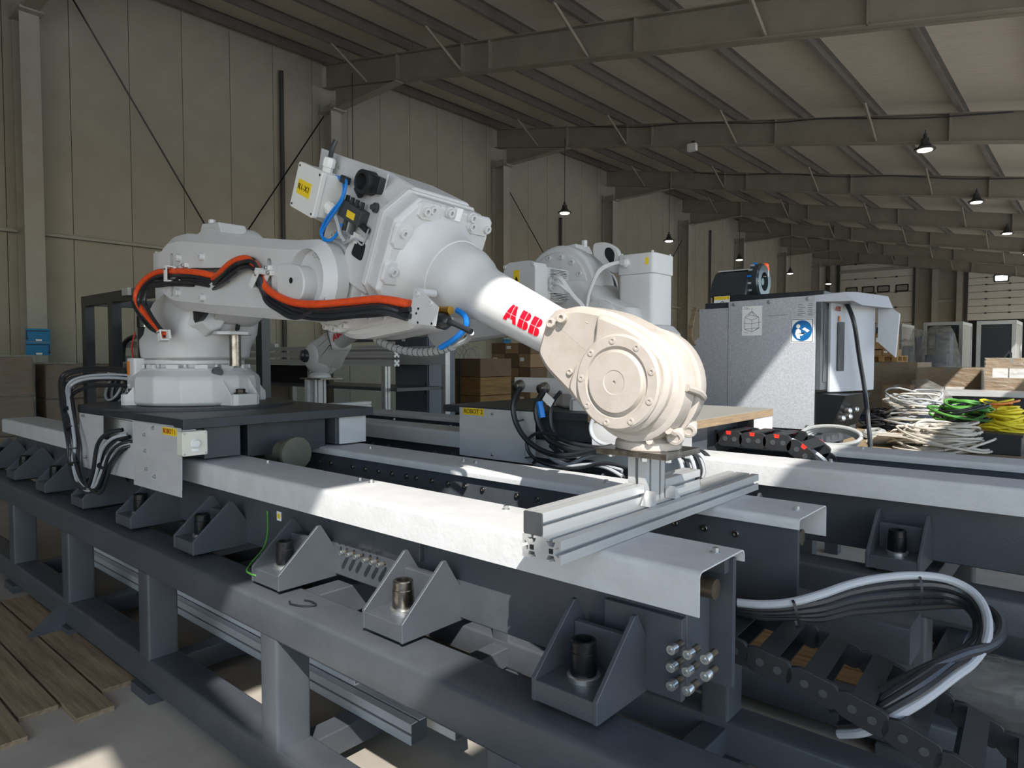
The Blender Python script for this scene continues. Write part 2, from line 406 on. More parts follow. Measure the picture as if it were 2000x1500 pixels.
# ------------------------------------------------------------------ roof
ce = sroot('ceiling')
PUR = [XW + .25 + 1.328 * k for k in range(0, 14)]
zp = lambda x: zbot(x) + .50               # top of the rafters
XR = PUR[-1]
th = math.atan(SL)
for yk in RAFY:
    # web, flanges
    z0 = zbot(XW + .1)
    w = MB().prism([(XW + .1, zbot(XW + .1)), (XR, zbot(XR)), (XR, zp(XR)), (XW + .1, zp(XW + .1))], 'y', yk - .006, yk + .006).build('rafter', 'roof_steel', ce)
    for dz0, dz1, nm in ((0, .016, 'bottom_flange'), (.484, .5, 'top_flange')):
        MB().prism([(XW + .1, zbot(XW + .1) + dz0), (XR, zbot(XR) + dz0), (XR, zbot(XR) + dz1), (XW + .1, zbot(XW + .1) + dz1)], 'y', yk - .1, yk + .1).build(nm, 'roof_steel', w)
    hx = XW + 2.5
    MB().prism([(XW + .44, 6.81), (hx, zbot(hx)), (XW + .44, zbot(XW + .44))], 'y', yk - .006, yk + .006).build('haunch_web', 'roof_steel', w)
    MB().prism([(XW + .44, 6.80), (hx, zbot(hx) - .015), (hx, zbot(hx)), (XW + .44, 6.82)], 'y', yk - .1, yk + .1).build('haunch_flange', 'roof_steel', w)
    for sx in (hx, hx + 1.75, hx + 2.4, hx + 5.2, hx + 8.2, hx + 11):
        MB().bb(sx, sx + .015, yk - .1, yk + .1, zbot(sx), zp(sx) - .01).build('stiffener', 'roof_steel', w)
    for kx in range(1, len(PUR) - 1, 2):
        xp = PUR[kx]
        MB().cyl((xp, yk - .9, zp(xp) + .02), (xp, yk - .06, zbot(xp) + .04), .028, n=5).build('knee_brace', 'roof_steel', w)
def purlin(x, y0, y1):
    z = zp(x)
    b = MB().prism([(x - .035, z), (x + .035, z), (x + .035, z + .008), (x - .027, z + .008), (x - .027, z + .192), (x + .035, z + .192), (x + .035, z + .2), (x - .035, z + .2)], 'y', y0, y1)
    b.build('purlin', 'purlin_steel', ce)
for x in PUR:
    ys = [YB] + RAFY + [YF]
    for y0, y1 in zip(ys[:-1], ys[1:]):
        if y1 - y0 > .3: purlin(x, y0 + .004, y1 - .004)
SLOT = (1.03, 2.02)     # open roof light running along the hall
def sheet(x0, x1, y0, y1):
    z0 = zp(x0) + .2; z1 = zp(x1) + .2
    b = MB(); n = max(1, int(round((y1 - y0) / 5.45)))
    b.add([(x0, y0, z0), (x1, y0, z1), (x1, y1, z1), (x0, y1, z0), (x0, y0, z0 + .06), (x1, y0, z1 + .06), (x1, y1, z1 + .06), (x0, y1, z0 + .06)],
          [(0, 1, 2, 3), (7, 6, 5, 4), (0, 4, 5, 1), (1, 5, 6, 2), (2, 6, 7, 3), (3, 7, 4, 0)])
    b.build('roof_sheet', 'roof_sheet', ce)
edges = [XW - .2] + PUR[1:]
for x0, x1 in zip(edges[:-1], edges[1:]):
    for y0, y1 in zip([YB] + RAFY, RAFY + [YF]):
        if y1 - y0 < .3: continue
        if x0 < SLOT[0] < x1: sheet(x0, SLOT[0], y0, y1 - .002)
        elif x0 >= SLOT[0] - .01 and x1 <= SLOT[1] + .05: continue
        else: sheet(x0 + .002 if x0 > SLOT[1] else x0, x1, y0, y1 - .002)
sheet(SLOT[0] + .002, 2.06, 2.62, 4.60)      # added unseen blocker that keeps the sun off the controller door
for yk in RAFY[3:5]:
    pts = [(x, yk - .12, zp(x) - .03 - .05 * (i % 2)) for i, x in enumerate((-9.5, -8.2, -6.9, -5.2, -4.1, -2.6, -1.2))]
    MB().tube(pts, .012, 6).build('lamp_wiring', 'lamp_body', ce)
# ================================================================== robot tracks
ZR = 1.10
def cover_poly(y0, y1, skirt_low, skirt_y0=True):
    """thin bent sheet profile in (y, z); long skirt on the y0 side (or y1 side)"""
    t = .004; r = .018
    out = []
    def arc(cy, cz, rad, a0, a1, k=5): return [(cy + rad * math.cos(math.radians(a0 + (a1 - a0) * j / k)), cz + rad * math.sin(math.radians(a0 + (a1 - a0) * j / k))) for j in range(k + 1)]
    outer = [(y0, ZR - skirt_low)] + arc(y0 + r, ZR - r, r, 180, 90) + arc(y1 - r, ZR - r, r, 90, 0) + [(y1, ZR - .034)]
    inner = [(y1 - t, ZR - .034)] + arc(y1 - r, ZR - r, r - t, 0, 90) + arc(y0 + r, ZR - r, r - t, 90, 180) + [(y0 + t, ZR - skirt_low)]
    p = outer + inner
    if not skirt_y0: p = [(y0 + y1 - a, b) for a, b in p]
    return p
def foot_bracket(parent, xl, yf, sgn=1, w=.20):
    """bracket with two gussets, back plate and a levelling screw; yf = front, gussets rise towards the beam (sgn = +1: beam at larger y)"""
    Y = lambda d: yf + sgn * d
    z0 = .735
    b = MB()
    ys = sorted((Y(0), Y(.30)))
    b.bb(xl + .002, xl + w - .002, ys[0] + .002, ys[1] - .002, z0 + .001, z0 + .055)
    prof = [(Y(0), z0 + .05), (Y(.03), z0 + .05), (Y(.17), z0 + .215), (Y(.185), z0 + .215), (Y(.31), z0 + .02), (Y(.31), z0 - 0.0), (Y(.0), z0)]
    prof = [(Y(0), z0), (Y(0), z0 + .06), (Y(.17), z0 + .215), (Y(.185), z0 + .215), (Y(.31), z0 + .02), (Y(.31), z0)]
    for x in (xl, xl + w - .014): b.prism(prof, 'x', x, x + .014)
    yb = sorted((Y(.165), Y(.185))); b.bb(xl + .014, xl + w - .014, yb[0], yb[1], z0 + .05, z0 + .16)
    o = b.build('foot_bracket', 'dark_paint', parent, bevel=.003, seg=1)
    c = (xl + w / 2, Y(.088))
    MB().lathe((c[0], c[1], z0 + .055), (0, 0, 1), [(0, .043), (.012, .043), (.014, .040)], 20).build('washer', 'zinc', o)
    MB().lathe((c[0], c[1], z0 + .068), (0, 0, 1), [(0, .033), (.006, .035), (.058, .035), (.060, .033), (.062, .033), (.085, .033), (.088, .030), (.088, .022), (.05, .022), (.05, .001)], 22, cap=False).build('levelling_screw', 'steel' if abs(xl + 1.76) < .05 else 'black_steel', o)
    MB().bb(xl + .04, xl + w - .04, *sorted((Y(.02), Y(.16))), z0 - .012, z0).build('gap_shade', 'deep_dark', o)  # near-black filler, paints the shadow gap between bracket and stand
    return o
def make_track(label, x0, x1, y0, brx, hexes):
    r = thing('robot_track', label, 'track', ((x0 + x1) / 2, y0 + .48, .7))
    ya, yb, yc, yd = y0, y0 + .265, y0 + .69, y0 + .965
    MB().prism(cover_poly(ya, yb, .107), 'x', x0, x1).build('rail_cover', 'cover_paint', r, smooth=25)
    MB().prism(cover_poly(yc, yd, .107, False), 'x', x0, x1).build('rail_cover', 'cover_paint', r, smooth=25)
    xb0, xb1 = x0 + .05, x1 - .012
    for (yp, yo, s) in ((yb - .045, ya + .085, 1), (yc + .045, yd - .085, -1)):
        # upright web plate, box girder below, guide rail under the cover
        ys = sorted((yp, yp + s * .02)); MB().bb(xb0, xb1, ys[0], ys[1], .74, ZR - .02).build('web_plate', 'dark_paint', r)
        ys = sorted((yo, yp)); MB().bb(xb0, xb1 - .06, ys[0], ys[1], .745, ZR - .115).build('girder', 'dark_paint', r, bevel=.006)
        MB().cyl((xb0, (yo + yp) / 2 - .0, ZR - .085), (xb1 - .015, (yo + yp) / 2, ZR - .085), .026, n=14).build('guide_rail', 'bare_steel', r)
        ys = sorted((yp - s * .03, yp)); MB().bb(xb0, xb1 - .01, ys[0], ys[1], ZR - .055, ZR - .01).build('rail_support', 'dark_paint', r)
    # cross members
    n = 5
    for i in range(n):
        x = x0 + .35 + (x1 - x0 - .7) * i / (n - 1)
        MB().bb(x - .06, x + .06, yb - .03, yc + .03, .76, .84).build('cross_member', 'dark_paint', r, bevel=.004)
    for x in brx:
        if x0 + .05 < x < x1 - .15:
            foot_bracket(r, x, ya - .16, 1); foot_bracket(r, x, yd + .16, -1)
    for x, y in hexes: bolt('hex', .009, .014, 'zinc', (x, y, ZR), (0, 0, 1), r)
    # row of cap screws along the inner web of the rear rail
    x = x1 - .21; i = 0
    while x > x0 + .5:
        bolt('cap', .0115, .010, 'steel', (x, yc + .025, ZR - .085), (0, -1, 0), r, 'cap_screw'); i += 1
        x -= .11 if i % 5 else .20 if i % 10 == 0 else .075
    return r
t1 = make_track('grey robot track with sheet metal rail covers under the aluminium gripper beam', -6.80, -.695, 1.468, [-1.07 - .70 * k for k in range(9)],
                [tuple(onz(px, py, ZR)[:2]) for px, py in ((523, 904), (703, 939), (725, 943), (988, 995), (1397, 1079), (723, 876), (905, 901), (929, 904), (1184, 943), (1556, 996))])
t2 = make_track('grey robot track carrying the robot with ROBOT 2 panel, beside the galvanised controller', -6.9, .9, 3.215, [-.72 - .70 * k for k in range(-2, 9)],
                [tuple(onz(px, py, ZR)[:2]) for px, py in ((1622, 902), (1684, 877), (755, 801), (768, 804), (880, 812), (770, 820), (880, 834))])
# bolted blocks on the near track's front girder
yo = 1.468 + .085
def screw_block(xa, xb, za, zb, rows, stick, r=.012):
    b = MB().bb(xa, xb, yo - .02, yo + .001, za, zb).build('screw_block', 'dark_paint', t1, bevel=.003)
    for x, z in rows:
        M = rotz_to((0, -1, 0), (x, yo - .02, z))
        MB().cyl((x, yo - .02, z), (x, yo - .02 - stick, z), r * .75, n=10).build('thread', 'bare_steel', b)
        bolt('cap', r, .022, 'zinc', (x, yo - .02 - stick, z), (0, -1, 0), b, 'cap_screw')

zc = [ony(px, py, yo - .05) for px, py in ((665, 1080), (679, 1084), (693, 1088), (710, 1095), (725, 1099), (739, 1104))]
screw_block(-1.99, -1.745, .90, .99, [(p.x, p.z) for p in zc], .012, .0095)
for px, py in ((664, 1060), (676, 1063), (690, 1066), (708, 1073), (722, 1076), (736, 1080)):
    p = ony(px, py, yo - .02); MB().lathe((p.x, yo - .0205, p.z), (0, -1, 0), [(0, .007), (.002, .007), (.002, .0045)], 10).build('threaded_hole', 'deep_dark', t1)
zc = [ony(px, py, yo - .06) for px, py in ((1316, 1266), (1348, 1275), (1382, 1284), (1315, 1300), (1346, 1308), (1382, 1317), (1315, 1336), (1346, 1345))]
screw_block(-1.0, -.77, .74, .95, [(p.x, p.z) for p in zc], .035, .0125)
# holes on the end of the rear girder web
for px, py, rr in ((1428, 1042, .016), (1524, 1060, .017), (1450, 1144, .014), (1476, 1151, .014), (1496, 1143, .008), (1509, 1157, .016), (1523, 1149, .009), (1536, 1163, .017), (1550, 1156, .010), (1495, 1168, .008), (1522, 1173, .009)):
    p = ony(px, py, 1.468 + .69 + .045)
    if p.z > .74: MB().lathe((p.x, 1.468 + .735, p.z), (0, -1, 0), [(0, rr), (.002, rr), (.003, rr * .85), (.0012, rr * .6)], 16).build('drilled_hole', 'black_steel', t1)
MB().bb(-.775, -.735, 1.468 + .729, 1.468 + .735, .93, 1.06).build('bare_strip', 'bare_steel', t1)
# earthing strap and sticker
MB().tube([ony(px, py, yy) for px, py, yy in ((522, 998, 1.54), (523, 1010, 1.535), (523, 1040, 1.50), (515, 1070, 1.45), (492, 1098, 1.36), (482, 1114, 1.31), (490, 1121, 1.31), (500, 1124, 1.31))], .004, 6).build('earth_strap', 'wire_green', t1)
pp = ony(545, 1008, yo - .003); MB().bb(pp.x - .017, pp.x + .017, yo - .004, yo - .001, pp.z - .02, pp.z + .02).build('sticker', 'white_label', t1)
MB().lathe((pp.x, yo - .004, pp.z), (0, -1, 0), [(0, .012), (.001, .012)], 14).build('earth_symbol', 'yellow_label', t1)

# ------------------------------------------------------------------ stands below the tracks
def make_stand(label, x0, x1, ya, yb, posts, gusset):
    r = thing('track_stand', label, 'stand', ((x0 + x1) / 2, (ya + yb) / 2, 0))
    for y in (ya, yb):
        MB().prism(rrect(y, y + .172, .59, .722, .014, 3), 'x', x0, x1).build('top_beam', 'dark_paint', r)
        MB().prism(rrect(y, y + .15, .05, .19, .014, 3), 'x', x0, x1).build('floor_beam', 'dark_paint', r)
        for x in posts:
            MB().prism(rrect(x, x + .115, y + .002, y + .14, .012, 3), 'z', .185, .595).build('post', 'dark_paint', r)
            MB().bb(x - .05, x + .165, y - .02, y + .17, 0, .05).build('foot_plate', 'dark_paint', r)
    for x in posts:
        MB().prism(rrect(x + .005, x + .11, .595, .71, .012, 3), 'y', ya + .16, yb + .01).build('cross_beam', 'dark_paint', r) if False else None
        MB().bb(x + .01, x + .11, ya + .16, yb + .01, .60, .71).build('cross_beam', 'dark_paint', r, bevel=.006)
        MB().bb(x + .01, x + .11, ya + .14, yb + .01, .06, .16).build('cross_beam', 'dark_paint', r, bevel=.006)
    for x in gusset:
        MB().prism([(ya - .26, .0), (ya - .20, .0), (ya + .0, .17), (ya + .0, .05), (ya - .18, .0)][:3] + [(ya, .0)], 'x', x + .03, x + .085).build('outrigger', 'dark_paint', r)
    return r
make_stand('dark steel stand with square posts carrying the track with the gripper beam', -6.95, -.45, 1.248, 2.50, [-.125 - 1.13 * k - 1.05 for k in range(5)], [-4.60])
make_stand('dark steel stand with square posts under the ROBOT 2 track', -7.0, 1.0, 3.0, 4.25, [-.6 - 1.3 * k for k in range(-1, 5)], [])

# ================================================================== carriages
def panel_bolt(pos, parent, ax=(0, -1, 0)): bolt('hex', .007, .010, 'zinc', pos, ax, parent)
ZP = 1.312     # top of the carriage plates
cr1 = thing('robot_carriage', 'black carriage plate with sheet metal skirt labelled ROBOT 1', 'carriage', (-3.95, 1.9, 1.1))
poly = [(-4.95, 1.62), (-4.72, 1.40), (-4.42, 1.385), (-4.33, 1.40), (-4.24, 1.385), (-3.20, 1.375), (-3.20, 2.46), (-4.95, 2.46)]
MB().prism(poly, 'z', ZP - .047, ZP).build('plate', 'dark_plate', cr1, bevel=.003)
MB().lathe((-4.17, 1.88, ZP), (0, 0, 1), [(0, .56), (.012, .56), (.014, .55)], 56).build('mounting_disc', 'dark_plate', cr1)
# under-frame that slides on the rails
MB().bb(-4.85, -3.26, 1.50, 1.68, ZR + .012, ZP - .047).build('slide_beam', 'dark_paint', cr1)
MB().bb(-4.85, -3.26, 2.24, 2.42, ZR + .012, ZP - .047).build('slide_beam', 'dark_paint', cr1)
MB().bb(-4.75, -3.30, 1.74, 2.20, ZP - .22, ZP - .047).build('underframe', 'dark_plate', cr1)
MB().bb(-3.255, -3.245, 2.26, 2.44, ZR + .01, ZP - .05).build('end_panel', 'sheet_metal', cr1)
# skirt panels on the front
ysk = 1.376
def P2(px, py, Y=ysk): p = ony(px, py, Y); return (p.x, p.z)
pan = [P2(158, 810), P2(262, 824), P2(262, 918), P2(212, 905), P2(184, 898), P2(183, 918), P2(158, 912)]
pan = [P2(155, 806), P2(355, 834), P2(355, 958), P2(212, 925), P2(183, 918), P2(158, 910)]
back = MB().prism(pan, 'y', ysk, ysk + .003).build('skirt_panel', 'sheet_metal', cr1)
h0 = P2(202, 814); h1 = P2(258, 857)
cut(back, [MB().prism([P2(201, 812), P2(259, 822), P2(259, 866), P2(201, 857)], 'y', ysk - .02, ysk + .02)])
MB().prism([P2(201, 806, ysk + .1), P2(262, 814, ysk + .1), P2(262, 860, ysk + .1), P2(201, 850, ysk + .1)], 'y', ysk + .1, ysk + .104).build('inner_panel', 'plastic_white', cr1)
front = MB().prism([P2(262, 822, ysk - .008), P2(353, 837, ysk - .008), P2(355, 972, ysk - .008), P2(262, 946, ysk - .008)], 'y', ysk - .009, ysk - .006).build('skirt_panel', 'sheet_metal', cr1)
for px, py in ((300, 836), (283, 849), (285, 881), (287, 916), (303, 931), (162, 812), (166, 893), (155, 887)):
    p = ony(px, py, ysk - .009); panel_bolt((p.x, ysk - .009, p.z), cr1)
pl = ony(331, 843, ysk - .0095)
MB().box((pl.x, ysk - .0098, pl.z), (.155, .001, .036)).build('name_label', 'yellow_label', cr1)
put_text('ROBOT 1', .033, 'label_red', (pl.x, ysk - .0112, pl.z), (1, 0, 0), (0, 0, 1), cr1)
# push button box beside the skirt
XB = -3.14; bxp = onx(381, 866, XB)
cb = MB().prism(rrect(bxp.y - .058, bxp.y + .058, bxp.z - .056, bxp.z + .056, .008), 'x', XB - .055, XB).build('button_box', 'grey_box', cr1, bevel=.002)
MB().lathe((XB, bxp.y, bxp.z), (1, 0, 0), [(0, .022), (.006, .022), (.008, .018), (.018, .017), (.020, .015)], 20).build('knob', 'plastic_white', cb)
MB().box((XB + .0005, bxp.y, bxp.z - .030), (.001, .03, .010)).build('knob_label', 'white_label', cb)
for dy in (-.049, .049):
    for dz in (-.047, .047): bolt('cap', .004, .003, 'zinc', (XB, bxp.y + dy, bxp.z + dz), (1, 0, 0), cb, 'screw')
MB().bb(XB - .09, XB - .055, bxp.y - .03, bxp.y + .03, bxp.z - .03, ZP - .048).build('box_bracket', 'sheet_metal', cr1)
# drive gearbox between the rails
g0 = V(-3.55, 1.93, 1.10)
MB().lathe(g0, (1, 0, 0), [(0, .06), (.05, .07), (.20, .07), (.22, .055), (.36, .05), (.37, .085), (.385, .09), (.40, .086), (.405, .04)], 32).build('drive_gearbox', 'gear_green', cr1)
MB().tube([ony(406, 870, 1.75), ony(440, 867, 1.78), ony(470, 876, 1.8), ony(495, 888, 1.8)], .006, 6).build('sensor_cable', 'brass', cr1)

cr2 = thing('robot_carriage', 'carriage plate with pale skirt panel and yellow ROBOT 2 label', 'carriage', (-2.4, 3.7, 1.1))
ZP2 = 1.288
c2 = onz(1352, 822, ZP2); X2R = c2.x; Y2F = c2.y
poly2 = [(X2R - 1.78, Y2F + .02), (X2R, Y2F), (X2R, Y2F + 1.09), (X2R - 1.78, Y2F + 1.09)]
xs = X2R - .62
MB().bb(xs, X2R, Y2F, Y2F + 1.09, ZP2 - .045, ZP2 - .003).build('plate', 'plywood_edge', cr2)
MB().bb(xs, X2R, Y2F, Y2F + 1.09, ZP2 - .003, ZP2).build('plate_top', 'plywood_top', cr2)
MB().bb(X2R - 1.78, xs - .002, Y2F + .004, Y2F + 1.09, ZP2 - .045, ZP2).build('plate', 'dark_plate', cr2, bevel=.003)
MB().bb(X2R - 1.7, X2R - .06, Y2F + .12, Y2F + .30, ZR + .012, ZP2 - .045).build('slide_beam', 'dark_paint', cr2)
MB().bb(X2R - 1.7, X2R - .06, Y2F + .86, Y2F + 1.04, ZR + .012, ZP2 - .045).build('slide_beam', 'dark_paint', cr2)
MB().bb(X2R - 1.6, X2R - .10, Y2F + .36, Y2F + .80, ZP2 - .22, ZP2 - .045).build('underframe', 'dark_plate', cr2)
a = ony(898, 795, Y2F); b_ = ony(1046, 905, Y2F)
MB().bb(a.x, ony(1046, 850, Y2F).x, Y2F - .003, Y2F, ony(898, 888, Y2F).z, a.z).build('skirt_panel', 'sheet_metal', cr2)
d0 = ony(1157, 822, Y2F); d1 = ony(1352, 840, Y2F)
MB().bb(d0.x, X2R - .001, Y2F - .003, Y2F, ZR + .015, ZP2 - .047).build('skirt_panel', 'sheet_metal', cr2)
MB().prism([(Y2F + .80, ZP2 - .047), (Y2F + 1.09, ZP2 - .047), (Y2F + 1.09, ZR + .02), (Y2F + .80, ZR + .02)], 'x', X2R - .006, X2R - .003).build('end_panel', 'sheet_metal', cr2)
for px, py in ((962, 808), (962, 888)):
    p = ony(px, py, Y2F - .003); panel_bolt((p.x, Y2F - .003, p.z), cr2)
p = ony(1345, 834, Y2F - .003); bolt('cap', .006, .003, 'black_steel', (p.x, Y2F - .003, p.z), (0, -1, 0), cr2, 'hole_plug')
p = ony(924, 804, Y2F - .004)
MB().box((p.x, Y2F - .0036, p.z), (.185, .001, .044)).build('name_label', 'yellow_label', cr2)
put_text('ROBOT 2', .040, 'label_ink', (p.x, Y2F - .005, p.z), (1, 0, 0), (0, 0, 1), cr2)
# ================================================================== robots
PI = math.pi
AL = math.radians(24.5)
def logo_polys():
    """the three letters of the maker's mark, cut by thin gaps; unit height, origin bottom left. Returns (polygons, width)"""
    P = []
    # A: legs and roof, split by a horizontal and a vertical gap
    P.append([(.0, .0), (.27, .0), (.33, .20), (.49, .20), (.49, .38), (.38, .38), (.385, .40), (.49, .40), (.49, .44), (.135, .44)])
    P.append([(.145, .48), (.49, .48), (.49, 1.), (.31, 1.)])
    P.append([(.53, .48), (.60, .48), (.875, .48), (.71, 1.), (.53, 1.)])
    P.append([(.53, .44), (.53, .20), (.69, .20), (.75, .0), (1.02, .0), (.885, .44)])
    def arc(cx, cy, r, a0, a1, k=6): return [(cx + r * math.cos(math.radians(a0 + (a1 - a0) * j / k)), cy + r * math.sin(math.radians(a0 + (a1 - a0) * j / k))) for j in range(k + 1)]
    x = 1.12
    for _ in range(2):
        P.append([(x, 0), (x + .36, 0), (x + .36, .48), (x, .48)])
        P.append([(x, .52), (x + .36, .52), (x + .36, 1), (x, 1)])
        P.append([(x + .40, .0), (x + .50, .0)] + arc(x + .50, .25, .25, -90, 90)[1:-1] + [(x + .52, .48), (x + .40, .48)])
        P.append([(x + .40, .52), (x + .50, .52)] + arc(x + .46, .755, .245, -70, 90)[1:-1] + [(x + .46, 1), (x + .40, 1)])
        x += .84
    return P, x - .08
def logo(parent, fn, h, r, shear=0):
    """fn(u, v, lift) -> world; letters of height h wrapped by fn"""
    P, w = logo_polys()
    for poly in P:
        bm = bmesh.new(); vs = [bm.verts.new((u * h, v * h, 0)) for u, v in poly]; f = bm.faces.new(vs)
        for k in range(1, 8):
            bmesh.ops.bisect_plane(bm, geom=bm.verts[:] + bm.edges[:] + bm.faces[:], plane_co=(0, h * k / 8, 0), plane_no=(0, 1, 0))
        bm.verts.ensure_lookup_table()
        vv = [tuple(v.co) for v in bm.verts]; bm.verts.index_update(); ff = [[v.index for v in f.verts] for f in bm.faces]; bm.free()
        b = MB(); b.add([fn(u - w * h / 2, v - h / 2, 0) for u, v, _ in vv], ff); n = len(vv); m0 = b
        b.build('logo_piece', 'logo_red', parent, smooth=None)
class Robot:
    def __init__(s, label, org, sg, ol):
        s.o = V(org); s.sg = sg; s.OL = V(ol)
        s.a = V(-math.cos(AL), 0, math.sin(AL)); s.n = V(math.sin(AL), 0, math.cos(AL))
        s.root = thing('industrial_robot', label, 'robot', org)
    def T(s, p, y=None, z=None):
        if y is not None: p = (p, y, z)
        return s.o + V(s.sg * p[0], s.sg * p[1], p[2])
    def D(s, x, y, z): return V(s.sg * x, s.sg * y, z)
    def F(s, p, y=None, n=None):
        if y is not None: p = (p, y, n)
        q = s.OL + s.a * p[0] + s.n * p[2]; return s.T(q.x, q.y + p[1], q.z)
    def FD(s, a, y, n): q = s.a * a + s.n * n; return s.D(q.x, q.y + y, q.z)
def circ(cx, cy, r, n=40, a0=0): return [(cx + r * math.cos(2 * PI * i / n + a0), cy + r * math.sin(2 * PI * i / n + a0)) for i in range(n)]
def make_robot(label, org, sg, near, ol):
    """near = -1: the camera sees the lower-arm side (y < 0); +1: the motor side"""
    R = Robot(label, org, sg, ol); T, F, D, FD = R.T, R.F, R.D, R.FD; rt = R.root
    W = 'robot_white'
    # ---------------- base
    b = MB()
    prof = [(0, .345), (.015, .365), (.145, .365), (.165, .355), (.20, .31), (.215, .30)]
    b.loft([[T(.05 + r * 1.0 * math.cos(t), r * .97 * math.sin(t), z) for t in [2 * PI * (i + .5) / 14 for i in range(14)]] for z, r in prof])
    base = b.build('base', W, rt, bevel=.012, seg=3, blim=18)
    for ang, pr_ in ((12, .37), (-112, .33), (100, .37), (188, .35)):      # foot pads with bolts
        t = math.radians(ang); c = V(.05 + pr_ * math.cos(t), pr_ * math.sin(t), 0); u = V(math.cos(t), math.sin(t), 0); w = V(-u.y, u.x, 0)
        q = MB(); hw_ = .085
        q.loft([[T(c + u * d * k + w * e) + V(0, 0, z) for d, e in ((-.10, -hw_), (.055, -hw_), (.07, -hw_ + .02), (.07, hw_ - .02), (.055, hw_), (-.10, hw_))] for z, k in ((0, 1), (.06, 1), (.065, .93))])
        q.build('foot_pad', W, base, bevel=.006)
        bolt('hex', .026, .028, 'black_steel', T(c + u * .01) + V(0, 0, .066), (0, 0, 1), base, 'foot_bolt')
        for e in (-hw_ - .012, hw_):
            g = MB().loft([[T(c + u * d + w * (e + f)) + V(0, 0, z) for d, z in ((-.12, .0), (.05, .0), (.05, .05), (-.05, .175), (-.12, .19))] for f in (0, .014)]); g.build('rib', W, base, bevel=.004)
    # connection box on the rear side of the base
    q = MB().loft([[T(x, y, z) for x, y in rrect(-.19, -.07, -.31, -.10, .012, 2)] for z in (.06, .27)]); cbx = q.build('connection_box', W, base, bevel=.006)
    p = T(-.155, -.3105, .21); MB().box(p, (.04, .001, .08)).build('warning_label', 'wire_orange', cbx)
    for dz in (.07, .11): bolt('cap', .009, .006, W, T(-.155, -.31, dz), D(0, -1, 0), cbx, 'screw')
    for i in range(12):                           # castellated rim of the base
        t = 2 * PI * (i + .3) / 12; c = T(.05 + .295 * math.cos(t), .285 * math.sin(t), .212)
        MB().box(c + V(0, 0, .008), (.07, .02, .025), Matrix.Rotation(t + PI / 2, 3, 'Z')).build('rim_block', W, base, bevel=.004)
    MB().lathe(T(.33, -.02, .185), D(1, -.3, .1), [(0, .03), (.05, .03), (.055, .027)], 18).build('rubber_stop', 'rubber', base)
    # ---------------- slewing ring and tower
    MB().lathe(T(.03, 0, .215), (0, 0, 1), [(0, .255), (.02, .255), (.021, .275), (.045, .275)], 48).build('slewing_ring', W, rt)
    for i in range(20):
        t = 2 * PI * i / 20; bolt('cap', .012, .022, W, T(.03 + .265 * math.cos(t), .265 * math.sin(t), .212), (0, 0, 1), rt, 'ring_bolt')
    def sec(z, x0, x1, y0, y1, r): return [T(x, y, z) for x, y in rrect(x0, x1, y0, y1, r, 5)]
    b = MB().loft([sec(.255, -.22, .30, -.25, .25, .22), sec(.272, -.255, .335, -.275, .275, .23), sec(.33, -.265, .345, -.275, .275, .22), sec(.375, -.265, .36, -.26, .27, .17),
                   sec(.41, -.255, .37, -.22, .26, .11), sec(.52, -.25, .39, -.19, .25, .08), sec(.60, -.22, .46, -.165, .25, .08), sec(.68, -.02, .52, -.14, .25, .08), sec(.78, .10, .56, -.13, .25, .08)])
    tower = b.build('tower', W, rt, smooth=50, bevel=.01, seg=2, blim=40)
    # faceted front bulge
    b = MB().loft([[T(.36 + d, y, z) for y, z in pl] for d, pl in ((-.03, [(-.18, .62), (.02, .62), (.05, .50), (.0, .40), (-.10, .37), (-.19, .44)]), (.07, [(-.14, .57), (-.02, .57), (.0, .50), (-.03, .44), (-.09, .42), (-.14, .47)]))])
    b.build('front_bulge', W, tower, bevel=.012)
    bs = MB().lathe(T(.35, -.135, .70), D(0, -1, 0), [(0, .24), (.025, .24), (.03, .22)], 40); bs.build('arm_seal', 'rubber', tower)
    # mechanical stop pin with bracket
    pin = MB().cyl(T(.44, .04, .225), T(.44, .04, .405), .032, n=20).build('stop_pin', 'steel', tower)
    MB().loft([[T(x, y, z) for x, y in ((.34, .14), (.34, -.06), (.45, -.07), (.50, -.02), (.50, .09), (.45, .14))] for z in (.40, .42)]).build('stop_bracket', W, tower, bevel=.004)
    MB().prism(rrect(-.012, .012, -.045, .045, .012), 'y', -.004, .004, T=lambda p: T(.405 + p[1], .08 + p[0] + p[2] * .2, .47 + p[2])).build('lift_slot', 'deep_dark', tower)
    # ---------------- shoulder gear housing (axis 2)
    sc_ = (.35, .735)
    g = MB().lathe(T(sc_[0], -.13, sc_[1]), D(0, 1, 0), [(0, .20), (.01, .215), (.05, .215), (.06, .265), (.20, .275), (.22, .285), (.30, .285), (.315, .27), (.32, .24), (.33, .235), (.345, .15)], 56).build('shoulder_housing', W, rt, bevel=.004, seg=1)
    for i in range(14):
        t = 2 * PI * i / 14; bolt('cap', .017, .022, W, T(sc_[0] + .21 * math.cos(t), .195, sc_[1] + .21 * math.sin(t)), D(0, 1, 0), g, 'housing_bolt')
    for i in range(3):
        t = math.radians(60 + i * 30)
        MB().cyl(T(sc_[0] + .245 * math.cos(t), .11, sc_[1] + .245 * math.sin(t)), T(sc_[0] + .275 * math.cos(t), .11, sc_[1] + .275 * math.sin(t)), .04, .03, n=14).build('casting_boss', W, g)
    MB().prism(roundpoly([(.02, .83, .02), (.17, .96, .03), (.16, 1.03, .02), (.06, 1.03, .05), (-.02, .97, .03), (-.03, .83, .02)]), 'y', .02, .06, T=lambda p: T(p[0], p[1], p[2])).build('lifting_lug', W, g, bevel=.006)
